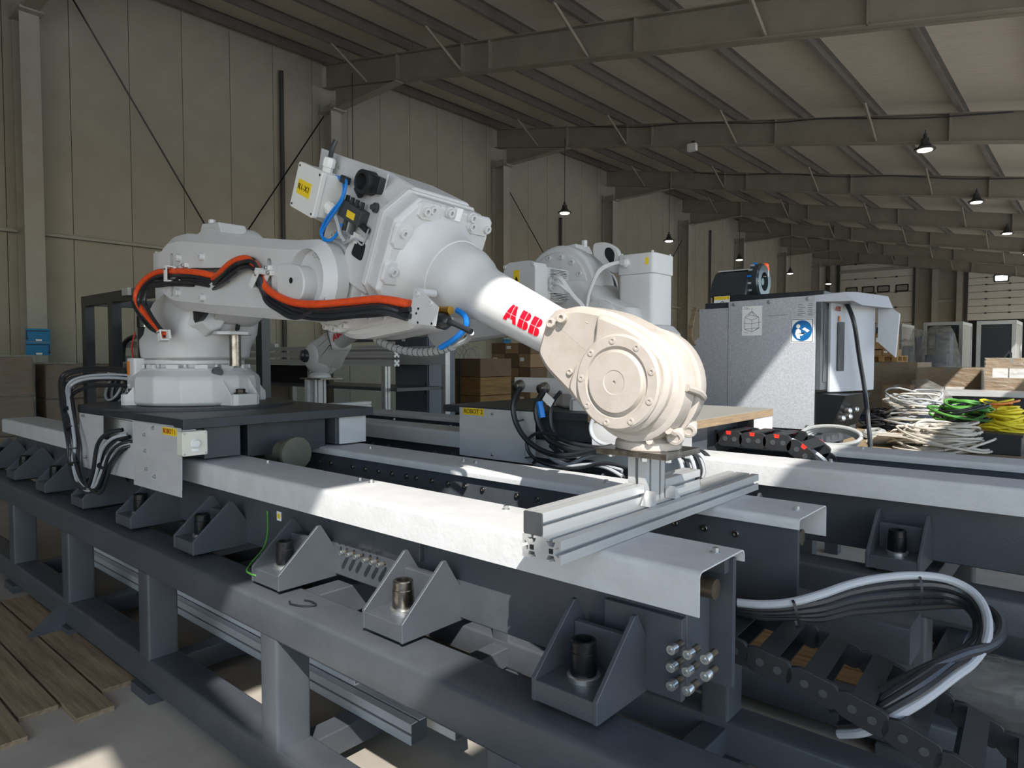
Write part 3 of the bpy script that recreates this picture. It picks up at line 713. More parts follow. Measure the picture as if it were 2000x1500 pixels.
    MB().prism(roundpoly([(.015, .87, .03), (.075, .945, .03), (.07, .99, .03), (.03, .99, .03), (.0, .95, .03)]), 'y', .015, .065, T=lambda p: T(p[0], p[1], p[2])).build('lug_opening', 'deep_dark', g)
    MB().prism([(.24, .98), (.50, .96), (.47, 1.02), (.27, 1.035)], 'y', -.06, .10, T=lambda p: T(p[0], p[1], p[2])).build('top_pad', W, g, bevel=.008)
    MB().cyl(T(.27, .0, 1.02), T(.27, .0, 1.065), .02, n=6).build('top_bolt', W, g)
    # axis-2 motor on the far side of the arm
    def box_y(x0, x1, z0, z1, r, y0, y1, nm, par, m=W, bev=.006): return MB().prism(roundpoly([(x0, z0, r), (x1, z0, r), (x1, z1, r), (x0, z1, r)], 2), 'y', y0, y1, T=lambda p: T(p[0], p[1], p[2])).build(nm, m, par, bevel=bev)
    mo = box_y(.24, .46, .64, .86, .03, .21, .44, 'shoulder_motor', rt)
    box_y(.225, .475, .62, .88, .05, .44, .56, 'motor_cover', mo)
    for x in (.24, .46):
        for z in (.645, .855): bolt('cap', .010, .010, W, T(x, .56, z), D(0, 1, 0), mo, 'cover_screw')
    MB().box(T(.37, .5605, .78), (.045, .001, .10)).build('warning_label', 'yellow_label', mo)
    MB().add([T(.355, .562, .765), T(.385, .562, .765), T(.37, .562, .795)], [(0, 1, 2)]).build('warning_triangle', 'black_ink', mo, smooth=None)
    for k in range(5):
        for z in (.66, .80): MB().loft([[T(x, y, z + k * .009 + d) for x, y in ((.215, .25), (.24, .25), (.24, .40), (.215, .40))] for d in (0, .004)]).build('cooling_fin', W, mo)
    for z in (.745, .715): MB().lathe(T(.24, .405, z + .02), D(-1, 0, 0), [(0, .028), (.02, .026), (.021, .014), (.035, .014)], 14).build('connector', W, mo)
    # axis-1 motor, upright
    m1 = MB().loft([[T(x, y, z) for x, y in rrect(-.31, -.07, -.10, .14, .03, 3)] for z in (.50, .80)]).build('base_motor', W, rt, bevel=.004)
    MB().loft([[T(x, y, z) for x, y in rrect(-.315, -.065, -.105, .145, .025, 3)] for z in (.80, .92)]).build('motor_cover', W, m1, bevel=.006)
    for x in (-.295, -.09):
        for y in (-.085, .125): MB().cyl(T(x, y, .92), T(x, y, .93), .008, n=8).build('cover_screw', W, m1)
    MB().loft([[T(x, y, z) for x, y in rrect(-.36, -.04, -.13, .18, .03, 3)] for z in (.36, .45)] + [[T(x, y, .50) for x, y in rrect(-.32, -.06, -.11, .15, .03, 3)]]).build('motor_flange', W, m1, bevel=.008)
    bolt('cap', .022, .016, W, T(-.12, .18, .42), D(0, 1, 0), m1, 'flange_bolt')
    MB().box(T(-.27, .1455, .87), (.022, .001, .04)).build('warning_label', 'yellow_label', m1)
    MB().loft([[T(x, y, z) for x, y in rrect(-.44, -.34, .05, .17, .015, 2)] for z in (.33, .40)]).build('side_lug', W, m1, bevel=.006)
    if near > 0:    # motor cables seen on this side
        for i, (p0, p1) in enumerate((((.205, .41, .75), (.03, .30, .60)), ((.205, .40, .785), (.03, .31, .62)))):
            MB().tube([T(*p0), T(p0[0] - .05, p0[1] + .01, p0[2] - .01), T(.10, .37, .68), T(.06, .33, .62), T(.0, .31, .52), T(.02, .30, .42)], .012 + .004 * i, 8).build('motor_cable', W, mo)
        for i in range(2):
            MB().tube([T(-.12, .145, .87), T(-.09, .19, .87), T(-.02, .26, .82 + .01 * i), T(.03, .29, .70), T(.045, .30, .60), T(.07, .31, .52), T(.06, .31, .40)], .011, 8).build('motor_cable', W, m1)
        MB().lathe(T(-.13, .14, .87), D(0, 1, 0), [(0, .03), (.02, .03), (.03, .02), (.05, .018)], 14).build('connector', W, m1)
        MB().lathe(T(-.02, .25, .52), D(0, 1, 0), [(0, .13), (.03, .13), (.04, .11)], 32).build('cable_hub', W, tower)
        for k in range(5):
            t = math.radians(-60 + k * 40); bolt('cap', .009, .008, W, T(-.02 + .105 * math.cos(t), .285, .52 + .105 * math.sin(t)), D(0, 1, 0), tower, 'hub_screw')
    # ---------------- lower arm
    ex, ez = 1.67, .595
    LA = [(.17, .845, .05), (.30, .93, .06), (.50, .928, .03), (1.20, .826, .02), (1.55, .775, .03)]
    LA += [(ex + .172 * math.cos(math.radians(a_)), ez + .172 * math.sin(math.radians(a_)), 0) for a_ in range(75, -120, -15)]
    LA += [(1.46, .437, .02), (.80, .492, .02), (.38, .535, .06), (.22, .60, .05), (.165, .72, .03)]
    LAp = roundpoly(LA, 3)
    tr = lambda p: T(p[0], p[1], p[2])
    arm = MB().chamf(LAp, 'y', -.280, -.165, .045, .04, .02, .02, T=tr).build('lower_arm', W, rt, bevel=.006, seg=2, blim=20)
    slot = MB().prism(roundpoly([(.60, .735, .02), (1.03, .70, .02), (1.03, .625, .02), (.60, .665, .02)]), 'y', -.40, -.19, T=tr)
    s1 = MB().prism(rrect(.37, .41, .60, .83, .019, 4), 'y', -.40, -.235, T=tr)
    s2 = MB().prism(rrect(1.365, 1.405, .53, .71, .019, 4), 'y', -.40, -.20, T=tr)
    dsc = MB().prism(circ(ex, ez, .128), 'y', -.40, -.235, T=tr)
    arm_me_mod = [m for m in arm.modifiers]; 
    for m in arm_me_mod: arm.modifiers.remove(m)
    WMa = arm
    cut(arm, [slot, s1, s2, dsc])
    md = arm.modifiers.new('bevel', 'BEVEL'); md.width = .007; md.segments = 2; md.limit_method = 'ANGLE'; md.angle_limit = math.radians(32); md.harden_normals = True
    MB().prism(roundpoly([(1.48, .53, .05), (1.66, .50, .06), (1.70, .58, .06), (1.66, .655, .05), (1.48, .675, .03)]), 'y', -.300, -.23, T=tr).build('elbow_cap', W, arm, bevel=.012, seg=3)
    MB().cyl(T(1.595, -.3015, .595), T(1.595, -.295, .595), .013, n=14).build('cap_hole', 'deep_dark', arm)
    for k in range(6):
        t = math.radians(80 - k * 19); bolt('cap', .011, .018, W, T(ex + .105 * math.cos(t), -.235, ez + .105 * math.sin(t)), D(0, -1, 0), arm, 'elbow_bolt')
    bolt('cap', .012, .02, W, T(ex + .12, -.25, ez - .09), D(0, -1, 0), arm, 'elbow_bolt')
    MB().loft([[T(ex + r * math.cos(t), y, ez + r * math.sin(t)) for t in [2 * PI * i / 48 for i in range(48)]] for y, r in ((-.245, .132), (-.255, .136), (-.255, .150), (-.240, .156))], cap=False).build('elbow_rim', W, arm)
    for x, z in ((.49, .795), (.755, .775), (.47, .615), (.755, .572)):
        MB().lathe(T(x, -.278, z), D(0, -1, 0), [(0, .020), (.022, .018), (.024, .016), (.024, .008), (.012, .008), (.012, .0005)], 16, cap=False).build('threaded_boss', W, arm)
    # ---------------- elbow ring
    ring = MB().lathe(T(ex, -.168, ez), D(0, 1, 0), [(0, .178), (.02, .185), (.04, .185), (.042, .215), (.075, .22), (.10, .215)], 56).build('elbow_ring', W, rt, bevel=.003, seg=1)
    for k in range(18):
        t = 2 * PI * (k + .5) / 18; bolt('cap', .0135, .024, W, T(ex + .200 * math.cos(t), -.124, ez + .200 * math.sin(t)), D(0, -1, 0), ring, 'ring_bolt')
    # ---------------- upper arm casting (s, n) in the forearm frame
    tf = lambda p: F(p[0], p[1], p[2])
    rear = roundpoly([(1.24, .20, .02), (1.66, .18, .03), (1.70, .03, .05), (1.70, -.12, .05), (1.70, -.27, .1), (1.60, -.40, .08), (1.46, -.440, .05), (1.36, -.442, .05), (1.27, -.41, .04), (.975, -.235, .03), (.965, -.13, .02), (1.16, -.12, .02)], 3)
    ua = MB().chamf(rear, 'y', -.105, .13, .02, .02, .03, .03, T=tf).build('upper_arm', W, rt, bevel=.014, seg=3, blim=22)
    def octo(s_, k, y0, y1, n0, n1, ch): return [F(s_, y, n) for y, n in ((y0 + ch, n1), (y1 - ch * .7, n1 - .012), (y1, n1 - ch), (y1, n0 + ch), (y1 - ch, n0), (y0 + ch, n0), (y0, n0 + ch), (y0, n1 - ch * 1.1))]
    MB().loft([octo(1.735, 1, -.135, .06, .05, .262, .03), octo(1.34, 1, -.16, .17, -.10, .285, .05), octo(1.15, 1, -.20, .235, -.19, .272, .08)]).build('rear_housing', W, ua, bevel=.012, seg=3, blim=15)
    gh = MB().loft([octo(1.17, 1, -.245, .235, -.20, .255, .09), octo(1.065, 1, -.25, .242, -.21, .250, .09), octo(1.05, 1, -.238, .23, -.20, .238, .085)]).build('gear_housing', W, ua, bevel=.006, seg=2, blim=15)
    MB().loft([octo(1.15, 1, -.256, .247, -.215, .262, .09), octo(1.125, 1, -.256, .247, -.215, .262, .09)]).build('flange_band', W, ua, bevel=.003)
    MB().lathe(F(1.06, 0.0, .0), FD(-1, 0, 0), [(0, .212), (.02, .195), (.05, .170), (.09, .155), (.13, .149), (.132, .145), (.20, .139), (.24, .126), (.275, .108), (.31, .101), (.40, .096), (.70, .083)], 48).build('forearm_tube', W, ua)
    for (y_, n_) in ((-.132, .208), (-.103, .219), (-.013, .222), (.109, .221), (.12, .187), (.206, .189), (-.208, .112), (-.209, -.037), (.20, .0)):
        MB().lathe(F(1.052, y_, n_), FD(-1, 0, 0), [(0, .024), (.010, .022), (.011, .017), (.012, .017), (.022, .0165), (.022, .008), (.012, .008), (.012, .0005)], 16, cap=False).build('casting_bolt', W, gh)
    for (y_, n_, dy, dn) in ((-.205, .10, .045, .055), (-.205, -.045, .045, .05), (-.11, .208, .06, .036), (.165, .195, .07, .042)):
        MB().loft([[F(s_, y_ + a_ * dy * k_, n_ + b_ * dn * k_) for a_, b_ in ((-1, -.6), (-.6, -1), (.8, -1), (1, -.5), (1, .6), (.7, 1), (-.7, 1), (-1, .7))] for s_, k_ in ((1.055, 1), (1.042, .86))]).build('bolt_seat', W, gh, bevel=.003)
    MB().box(F(1.048, .03, .222), (.02, .03, .05), Matrix((FD(1, 0, 0), FD(0, 1, 0), FD(0, 0, 1))).transposed()).build('rating_label', 'white_label', gh)
    # side cover with screws on the lower body, elbow ear
    MB().chamf(roundpoly([(1.40, -.33, .03), (1.33, -.40, .03), (1.02, -.215, .02), (1.06, -.13, .02), (1.30, -.20, .02)]), 'y', -.122, -.10, .01, .01, T=tf).build('side_cover', W, ua, bevel=.004)
    for s_, n_ in ((1.15, -.20), (1.18, -.24), (1.12, -.25), (1.21, -.29), (1.06, -.20)): bolt('cap', .010, .010, W, F(s_, -.122, n_), FD(0, -1, 0), ua, 'cover_screw')
    MB().chamf(roundpoly([(1.38, .03, .03), (1.17, .04, .01), (1.17, -.20, .02), (1.33, -.20, .03), (1.42, -.10, .04)]), 'y', -.185, -.08, .02, .03, T=tf).build('casting_ear', W, ua, bevel=.01, seg=3)
    MB().prism(roundpoly([(1.335, -.005, .02), (1.27, .0, .02), (1.27, -.075, .02), (1.35, -.07, .02)]), 'y', -.188, -.15, T=tf).build('ear_opening', 'deep_dark', ua)
    # ---------------- wrist
    Wm = 'robot_worn' if near < 0 else W
    wr = roundpoly([(.365, .06, .02), (.345, .09, .02), (.26, .145, .03), (.14, .172, .04), (.0, .170, .06), (-.09, .145, .06), (-.15, .085, .05), (-.17, .0, .06), (-.15, -.085, .06), (-.08, -.145, .06), (.01, -.160, .06), (.10, -.148, .05), (.30, -.095, .03), (.355, -.06, .02)], 3)
    wo_ = MB().chamf(wr, 'y', -.125, .085, .02, .02, .06, .09, T=tf).build('wrist', Wm, rt, bevel=.01, seg=3, blim=22)
    MB().chamf(roundpoly([(.372, .085, .02), (.32, .115, .02), (.31, -.095, .02), (.362, -.078, .02)]), 'y', -.100, .095, .02, .02, .02, .02, T=tf).build('wrist_collar', Wm, wo_, bevel=.006)
    MB().chamf(roundpoly([(.175, .155, .03), (.02, .165, .06), (-.11, .125, .06), (-.155, .02, .06), (-.12, -.10, .06), (-.02, -.152, .06), (.09, -.14, .05), (.175, -.10, .02), (.18, -.02, .02), (.14, .02, .02), (.15, .09, .02)]), 'y', -.152, -.11, .012, .012, T=tf).build('wrist_side', Wm, wo_, bevel=.006)
    dsk = MB().lathe(F(0.012, -.150, 0), FD(0, -1, 0), [(0, .141), (.010, .141), (.016, .135), (.017, .106), (.010, .102), (.010, .096), (.024, .088), (.026, .036), (.0245, .034), (.0245, .005), (.020, .0045), (.020, .0004)], 64, cap=False).build('disc_cover', Wm, wo_)
    for k in range(9):
        t = 2 * PI * k / 9 + .35
        MB().lathe(F(.012 + .122 * math.cos(t), -.166, .122 * math.sin(t)), FD(0, -1, 0), [(0, .0105), (.0025, .0105), (.003, .0075), (.0028, .0045), (.0, .0045), (.0, .0004)], 14, cap=False).build('disc_screw', Wm, dsk)
    # far half of the fork: tilt drive
    MB().lathe(F(-.015, -.035, .0), FD(0, 1, 0), [(0, .165), (.006, .176), (.05, .172), (.085, .150), (.12, .12), (.14, .09)], 48).build('tilt_housing', Wm, wo_)
    MB().lathe(F(-.01, -.11, 0), FD(0, 1, 0), [(0, .155), (.008, .168), (.06, .172), (.07, .165)], 48).build('tilt_ring', Wm, wo_)
    for (s_, y_, n_, rr) in ((-.205, -.045, -.085, .026), (-.215, .0, -.06, .024)):
        MB().lathe(F(s_ + .05, y_ + .03, n_), FD(-.55, -1, -.1), [(0, rr), (.05, rr), (.055, rr * .85), (.056, rr * .5), (.052, rr * .45), (.052, .0005)], 20, cap=False).build('end_boss', Wm, wo_)
    for t0 in (20, -28, -52):
        c_ = lambda r_, y_, t_: F(-.015 - r_ * math.cos(math.radians(t_)), y_, r_ * math.sin(math.radians(t_)))
        MB().tube([c_(.168, -.10, t0 + 4), c_(.177, -.05, t0), c_(.172, 0, t0 - 6), c_(.15, .05, t0 - 10)], .011, 8).build('casting_rib', Wm, wo_)
    for s_, n_ in ((.325, .055), (.292, .085), (.205, .118)):
        MB().lathe(F(s_, -.125 + (.02 if n_ > .1 else 0), n_), FD(0, -1, .25), [(-.02, .017), (.016, .017), (.018, .015), (.018, .008), (.009, .008), (.009, .0005)], 14, cap=False).build('wrist_bolt', Wm, wo_)
    bolt('cap', .011, .006, Wm, F(.198, -.126, -.055), FD(0, -1, 0), wo_, 'wrist_bolt')
    if near > 0: MB().lathe(F(-.06, .08, .03), FD(-.3, 1, .3), [(0, .06), (.04, .062), (.05, .05), (.07, .048), (.075, .03)], 24).build('end_cap', 'rubber', wo_)
    # tool flange, axis vertical
    fc_ = T(R.OL.x + .004, 0, 0); zf = -.02
    fl = MB().lathe((fc_.x, fc_.y, org[2] + R.OL.z - .20), (0, 0, 1), [(0, .100), (.006, .102), (.022, .100), (.045, .078), (.05, .056), (.10, .052), (.13, .052)], 40).build('tool_flange', Wm, rt)
    # ---------------- maker's mark on the tube
    def on_tube(u, v, lift):
        s_ = (.476 if near < 0 else .452) - sgn_u * u; r = .083 + (s_ - .36) / .3 * .013; an = v / r
        return F(s_, near * (r + .0012) * math.cos(an + .1), (r + .0012) * math.sin(an + .1))
    sgn_u = 1 if near < 0 else -1
    logo(rt, on_tube, .061 if near < 0 else .064, .09)
    return R
rb1 = make_robot('white robot reaching over the near track, with R1-X1 box and orange hoses', (-4.17, 1.86, ZP + .0145), 1, -1, (3.112, 0, .196))
rb2 = make_robot('white robot turned away behind, on the ROBOT 2 carriage', (-2.28, 3.66, ZP2 + .001), -1, 1, (3.28, 0, .32))
# ================================================================== gripper frames of aluminium profile
def slot_section(w, h, mod=.06):
    """outline of a T-slot extrusion w x h built of square modules"""
    o = .0055; d1 = .006; q = .014; d2 = .018
    def side(n, L):
        out = []
        for k in range(n):
            c = L * (k + .5) / n
            out += [(c - o, 0), (c - o, d1), (c - q, d1), (c - q * .55, d2), (c + q * .55, d2), (c + q, d1), (c + o, d1), (c + o, 0)]
        return out
    nx = max(1, round(w / mod)); nz = max(1, round(h / mod)); p = [(0, 0)]
    p += side(nx, w); p.append((w, 0)); p += [(w - b, a) for a, b in side(nz, h)]; p.append((w, h))
    p += [(w - a, h - b) for a, b in side(nx, w)]; p.append((0, h)); p += [(b, h - a) for a, b in side(nz, h)]
    return p
def prof_y(x0, z0, w, h, y0, y1, name, parent, m='aluminium', mod=.06): return MB().prism([(x0 + a, z0 + b) for a, b in slot_section(w, h, mod)], 'y', y0, y1).build(name, m, parent, smooth=20)
def prof_x(y0, z0, w, h, x0, x1, name, parent, m='aluminium_x', mod=.06): return MB().prism([(y0 + a, z0 + b) for a, b in slot_section(w, h, mod)], 'x', x0, x1).build(name, m, parent, smooth=20)
def prof_z(x0, y0, w, h, z0, z1, name, parent, m='aluminium', mod=.06): return MB().prism([(x0 + a, y0 + b) for a, b in slot_section(w, h, mod)], 'z', z0, z1).build(name, m, parent, smooth=20)
gf = thing('gripper_frame', 'long silver aluminium profile beam lying across the near track under the robot wrist', 'gripper', (-1.03, 1.9, 1.102))
prof_y(-1.089, 1.1015, .12, .058, 1.297, 2.54, 'beam', gf)
prof_y(-1.089, 1.1595, .06, .058, 1.305, 1.795, 'upper_bar', gf)
prof_y(-1.089, 1.1595, .06, .058, 1.925, 2.17, 'upper_bar', gf)
for y in (1.300, 2.17): MB().prism(rrect(-1.088, -1.030, 1.1605, 1.2165, .004), 'y', y, y + .005).build('end_cap', 'lamp_body', gf)
for x in (-1.086, -1.026): MB().bb(x + .022, x + .034, 1.2955, 1.298, 1.124, 1.136).build('core_hole', 'black_ink', gf)
prof_z(-1.089, 1.80, .06, .12, 1.1595, 1.304, 'post', gf)
MB().bb(-1.175, -.932, 1.752, 1.966, 1.304, 1.3215).build('tool_plate', 'steel', gf, bevel=.0015)
for x, y in ((-1.15, 1.80), (-.955, 1.80), (-.955, 1.92), (-1.02, 1.775)): MB().cyl((x, y, 1.292), (x, y, 1.304), .011, n=8).build('plate_nut', 'zinc', gf)
for y, s in ((1.80, -1), (1.92, 1)): MB().prism([(y, 1.1595 + .058), (y + s * .0, 1.25), (y + s * .03, 1.2175)] if False else [(y, 1.16), (y, 1.20), (y + s * .035, 1.16)], 'x', -1.026, -.992).build('angle_bracket', 'aluminium', gf)
# small frame in the second robot's flange
f2 = rb2.T(rb2.OL.x + .004, 0, rb2.OL.z - .2)
g2 = thing('gripper_frame', 'silver profile post and plate under the wrist of the robot on the ROBOT 2 carriage', 'gripper', (f2.x, f2.y, 1.1))
MB().bb(f2.x - .15, f2.x + .19, f2.y - .12, f2.y + .12, f2.z - .014, f2.z - .0005).build('tool_plate', 'steel', g2)
prof_z(f2.x - .05, f2.y - .06, .06, .12, 1.162, f2.z - .014, 'post', g2)
MB().bb(f2.x - .10, f2.x - .052, f2.y - .10, f2.y + .10, 1.162, f2.z - .014).build('side_plate', 'sheet_metal', g2)
prof_y(f2.x - .06, 1.102, .12, .06, f2.y - .55, f2.y + .55, 'beam', g2)

# ================================================================== dress pack of the first robot
R1 = rb1; rt1 = R1.root
# cable bundle: (pixel, y of the plane it lies on)
def path(pts, dy=0.0, dz=0.0, dx=0.0): return [ony(px, py, Y + dy) + V(dx, 0, dz) for px, py, Y in pts]
main_l = [(322, 655, 1.55), (300, 632, 1.54), (275, 602, 1.53), (266, 578, 1.53), (278, 552, 1.54), (305, 533, 1.55), (340, 530, 1.555), (385, 532, 1.565), (425, 540, 1.60)]
main_r = [(418, 545, 1.60), (432, 532, 1.565), (452, 514, 1.555), (478, 505, 1.55), (499, 517, 1.55), (508, 540, 1.55), (520, 562, 1.55), (545, 580, 1.55), (580, 592, 1.55), (630, 594, 1.56), (690, 589, 1.58), (745, 585, 1.60), (800, 594, 1.625)]
MB().tube(path(main_l), .0165, 12).build('orange_hose', 'orange_hose', rt1)
MB().tube(path(main_r), .0165, 12).build('orange_hose', 'orange_hose', rt1)
rnd = random.Random(3)
for k in range(5):
    o1 = [(px + (9 * math.sin(k * 1.9 + px * .01)), py + 8 + 5.5 * k * (1 if px > 300 else .3) * .8 - (10 * k if px < 285 else 0) * .15, Y - .004 + .012 * ((k * 2) % 3)) for px, py, Y in main_l]
    o1[0] = (322 + 3 * k, 655, 1.55 + .02 * k)
    MB().tube(path([(px + (3 * k if px < 320 else 0), py, Y) for px, py, Y in o1]), .0105, 8).build('black_hose', 'rubber', rt1)
    o2 = [(px + 4 * math.sin(k * 2.1 + i * .9), py + (6 + 4.6 * ((k + (i // 3)) % 5) if i not in (3, 4, 5) else (-7 + 4 * k if i == 4 else 3 + 4 * k)) + (4 if i > 7 else 0), Y - .012 + .014 * ((k * 2 + i // 3) % 3)) for i, (px, py, Y) in enumerate(main_r)]
    MB().tube(path(o2), .0105, 8).build('black_hose', 'rubber', rt1)
def clamp(px, py, Y, w, h, ang, nm='hose_clamp'):
    p = ony(px, py, Y); Rm = Matrix.Rotation(ang, 3, 'Y')
    o = MB().box(p + V(0, .012, 0), (w, .012, h), Rm).build(nm, 'plastic_white', rt1, bevel=.002)
    MB().box(p + V(0, -.028, 0), (w * .55, .008, h), Rm).build('clamp_strap', 'plastic_white', o, bevel=.002)
    for s in (-1, 1):
        MB().box(p + Rm @ V(0, 0, s * h * .5) + V(0, -.008, 0), (w * .55, .048, .008), Rm).build('clamp_side', 'plastic_white', o)
        MB().cyl(p + Rm @ V(s * w * .15, 0, h * .30) + V(0, -.032, 0), p + Rm @ V(s * w * .15, 0, h * .30) + V(0, -.038, 0), .006, n=6).build('clamp_nut', 'zinc', o)
    return o
clamp(334, 535, 1.550, .055, .075, 0); clamp(508, 545, 1.55, .06, .085, .75); clamp(322, 656, 1.55, .075, .05, -.25)
for px, py in ((361, 519), (356, 548), (523, 524), (527, 534)):
    p = ony(px, py, 1.572); MB().box(p, (.05, .02, .022)).build('arm_bracket', 'plastic_white', rt1, bevel=.003); bolt('cap', .008, .012, 'zinc', p + V(.01, -.01, 0), (0, -1, 0), rt1, 'screw')
# bracket plate on the upper arm with plug
br = [(ony(px, py, 1.62).x, ony(px, py, 1.62).z) for px, py in ((809, 566), (819, 562), (838, 583), (856, 600), (850, 637), (797, 630))]
bo = MB().prism(br, 'y', 1.62, 1.624).build('hose_bracket', 'robot_white', rt1)
for px, py in ((816, 573), (842, 592)):
    p = ony(px, py, 1.62); bolt('cap', .010, .008, 'robot_white', (p.x, 1.62, p.z), (0, -1, 0), bo, 'screw')
for px, py in ((817, 603), (813, 612), (816, 630), (843, 632)):
    p = ony(px, py, 1.6195); MB().cyl((p.x, 1.6185, p.z), (p.x, 1.6195, p.z), .0045, n=8).build('hole', 'black_ink', bo)
p0 = ony(812, 570, 1.63); MB().cyl((p0.x, 1.626, p0.z), (p0.x, 1.72, p0.z), .016, n=12).build('stand_off', 'robot_white', bo)
q = [ony(px, py, 1.70) for px, py in ((855, 606), (880, 606))]; MB().cyl(q[0], q[1], .015, n=12).build('brass_fitting', 'brass', rt1)
q = [ony(px, py, 1.69) for px, py in ((852, 625), (873, 629), (887, 632), (920, 648))]
MB().lathe(q[0], q[1] - q[0], [(0, .024), (.02, .03), (.05, .03), (.07, .016)], 16).build('plug', 'rubber', rt1); MB().tube([q[1], q[2], q[3]], .011, 8).build('plug_cable', 'rubber', rt1)
MB().tube([ony(px, py, 1.76) for px, py in ((893, 606), (907, 616), (911, 632), (903, 648), (885, 664), (860, 679))], .011, 8).build('blue_hose', 'blue_tube', rt1)
sp = [ony(px, py, Y) for px, py, Y in ((735, 663, 1.85), (770, 680, 1.83), (810, 688, 1.81), (850, 686, 1.79), (885, 676, 1.78), (912, 664, 1.76), (921, 650, 1.72))]
MB().tube(sp[:5], .016, 10).build('spiral_sleeve', 'pvc_grey', rt1); MB().tube(sp[4:], .010, 8).build('grey_cable', 'pvc_grey', rt1)
cs = crom(sp[:5], 4)
for i in range(1, len(cs) - 1, 1):
    t = (cs[i + 1] - cs[i - 1]).normalized() + V(0, .3, 0); MB().lathe(cs[i] - t.normalized() * .002, t, [(0, .0172), (.004, .0172)], 10).build('sleeve_gap', 'lamp_body', rt1)

# ------------------------------------------------------------------ valve plate and junction box on the upper arm
F1, FD1 = R1.F, R1.FD
tf1 = lambda p: F1(p[0], p[1], p[2])
ax_s, ax_n = FD1(1, 0, 0), FD1(0, 0, 1)
vp = MB().prism(roundpoly([(1.745, .268, .004), (1.265, .284, .004), (1.258, .10, .02), (1.285, -.01, .01), (1.70, -.02, .01)]), 'y', -.172, -.168, T=tf1).build('valve_plate', 'sheet_metal', rt1)
bolt('cap', .006, .004, 'zinc', F1(1.585, -.172, .225), FD1(0, -1, 0), vp, 'screw')
jb = MB().prism(roundpoly([(1.70, .195, .012), (1.525, .195, .012), (1.525, .015, .012), (1.70, .015, .012)]), 'y', -.265, -.172, T=tf1).build('junction_box', 'plastic_white', rt1, bevel=.003)
MB().prism(roundpoly([(1.705, .20, .014), (1.52, .20, .014), (1.52, .01, .014), (1.705, .01, .014)]), 'y', -.285, -.262, T=tf1).build('lid', 'plastic_white', jb, bevel=.003)
for s_ in (1.69, 1.535):
    for n_ in (.185, .025): bolt('cap', .005, .002, 'lamp_body', F1(s_, -.285, n_), FD1(0, -1, 0), jb, 'lid_screw')
MB().prism([(1.675, .135), (1.575, .135), (1.575, .075), (1.675, .075)], 'y', -.2862, -.285, T=tf1).build('name_label', 'yellow_label', jb)
put_text('R1-X1', .034, 'label_ink', F1(1.625, -.2872, .105), FD1(-1, 0, 0), FD1(0, 0, 1), jb)
MB().lathe(F1(1.60, -.215, .195), FD1(0, 0, 1), [(0, .022), (.02, .022), (.021, .026), (.05, .026), (.058, .02), (.06, .012)], 8).build('cable_gland', 'plastic_white', jb)
MB().tube([F1(1.60, -.215, .25), F1(1.60, -.215, .29), F1(1.605, -.205, .325)], .010, 8).build('top_cable', 'cable_black', jb)
MB().lathe(F1(1.53, -.22, .07), FD1(-1, 0, -.2), [(0, .022), (.02, .022), (.021, .027), (.045, .026), (.05, .018)], 8).build('cable_gland', 'plastic_white', jb)
MB().tube([F1(1.49, -.22, .065), F1(1.44, -.22, .03), F1(1.41, -.215, -.01), F1(1.39, -.20, -.03)], .008, 8).build('gland_cable', 'cable_grey', jb)
MB().tube([F1(1.73, -.10, .03), F1(1.74, -.06, -.05), F1(1.73, -.03, -.16), F1(1.68, 0, -.27)], .020, 10).build('corrugated_sleeve', 'lamp_body', rt1)
# black swivel clamp ring
rg = MB().loft([[F1(1.345 + r * math.cos(t), y, .222 + r * math.sin(t)) for t in [2 * PI * i / 28 for i in range(28)]] for y, r in ((-.172, .047), (-.225, .047), (-.225, .032), (-.172, .032))], cap=False).build('pipe_clamp', 'black_plastic', rt1)
MB().prism([(1.33, .185), (1.265, .20), (1.265, .262), (1.33, .262)], 'y', -.20, -.172, T=tf1).build('clamp_foot', 'black_plastic', rg, bevel=.004)
MB().cyl(F1(1.395, -.20, .185), F1(1.36, -.20, .165), .014, n=10).build('clamp_hinge', 'black_plastic', rg)
# valve terminal
vt = MB().prism([(1.46, .125), (1.31, .115), (1.315, .05), (1.46, .055)], 'y', -.215, -.172, T=tf1).build('valve_block', 'lamp_body', rt1, bevel=.003)
MB().prism([(1.40, .095), (1.345, .093), (1.345, .066), (1.40, .068)], 'y', -.2165, -.215, T=tf1).build('valve_label', 'yellow_label', vt)
for k in range(4): MB().cyl(F1(1.44 - .035 * k, -.20, .12), F1(1.44 - .035 * k, -.20, .145), .009, n=8).build('valve_coil', 'black_plastic', vt)
for k in range(3): MB().cyl(F1(1.43 - .03 * k, -.19, .05), F1(1.43 - .03 * k, -.19, .005), .009, n=8).build('silencer', 'zinc' if k % 2 else 'lamp_body', vt)
MB().cyl(F1(1.33, -.19, .06), F1(1.275, -.19, .05), .013, n=10).build('regulator', 'black_plastic', vt)
MB().lathe(F1(1.275, -.172, .145), FD1(0, -1, 0), [(0, .02), (.015, .02), (.017, .012), (.03, .011)], 12).build('plate_stud', 'lamp_body', vp)
MB().prism([(1.375, -.02), (1.325, -.02), (1.325, .02), (1.375, .02)], 'y', -.19, -.172, T=tf1).build('cable_tie_mount', 'plastic_white', vp)
MB().tube([F1(1.44, -.19, .0), F1(1.40, -.20, -.04), F1(1.36, -.20, -.02), F1(1.33, -.20, .0), F1(1.285, -.19, -.01), F1(1.275, -.19, .06)], .004, 6).build('sensor_cable', 'cable_grey', vp)
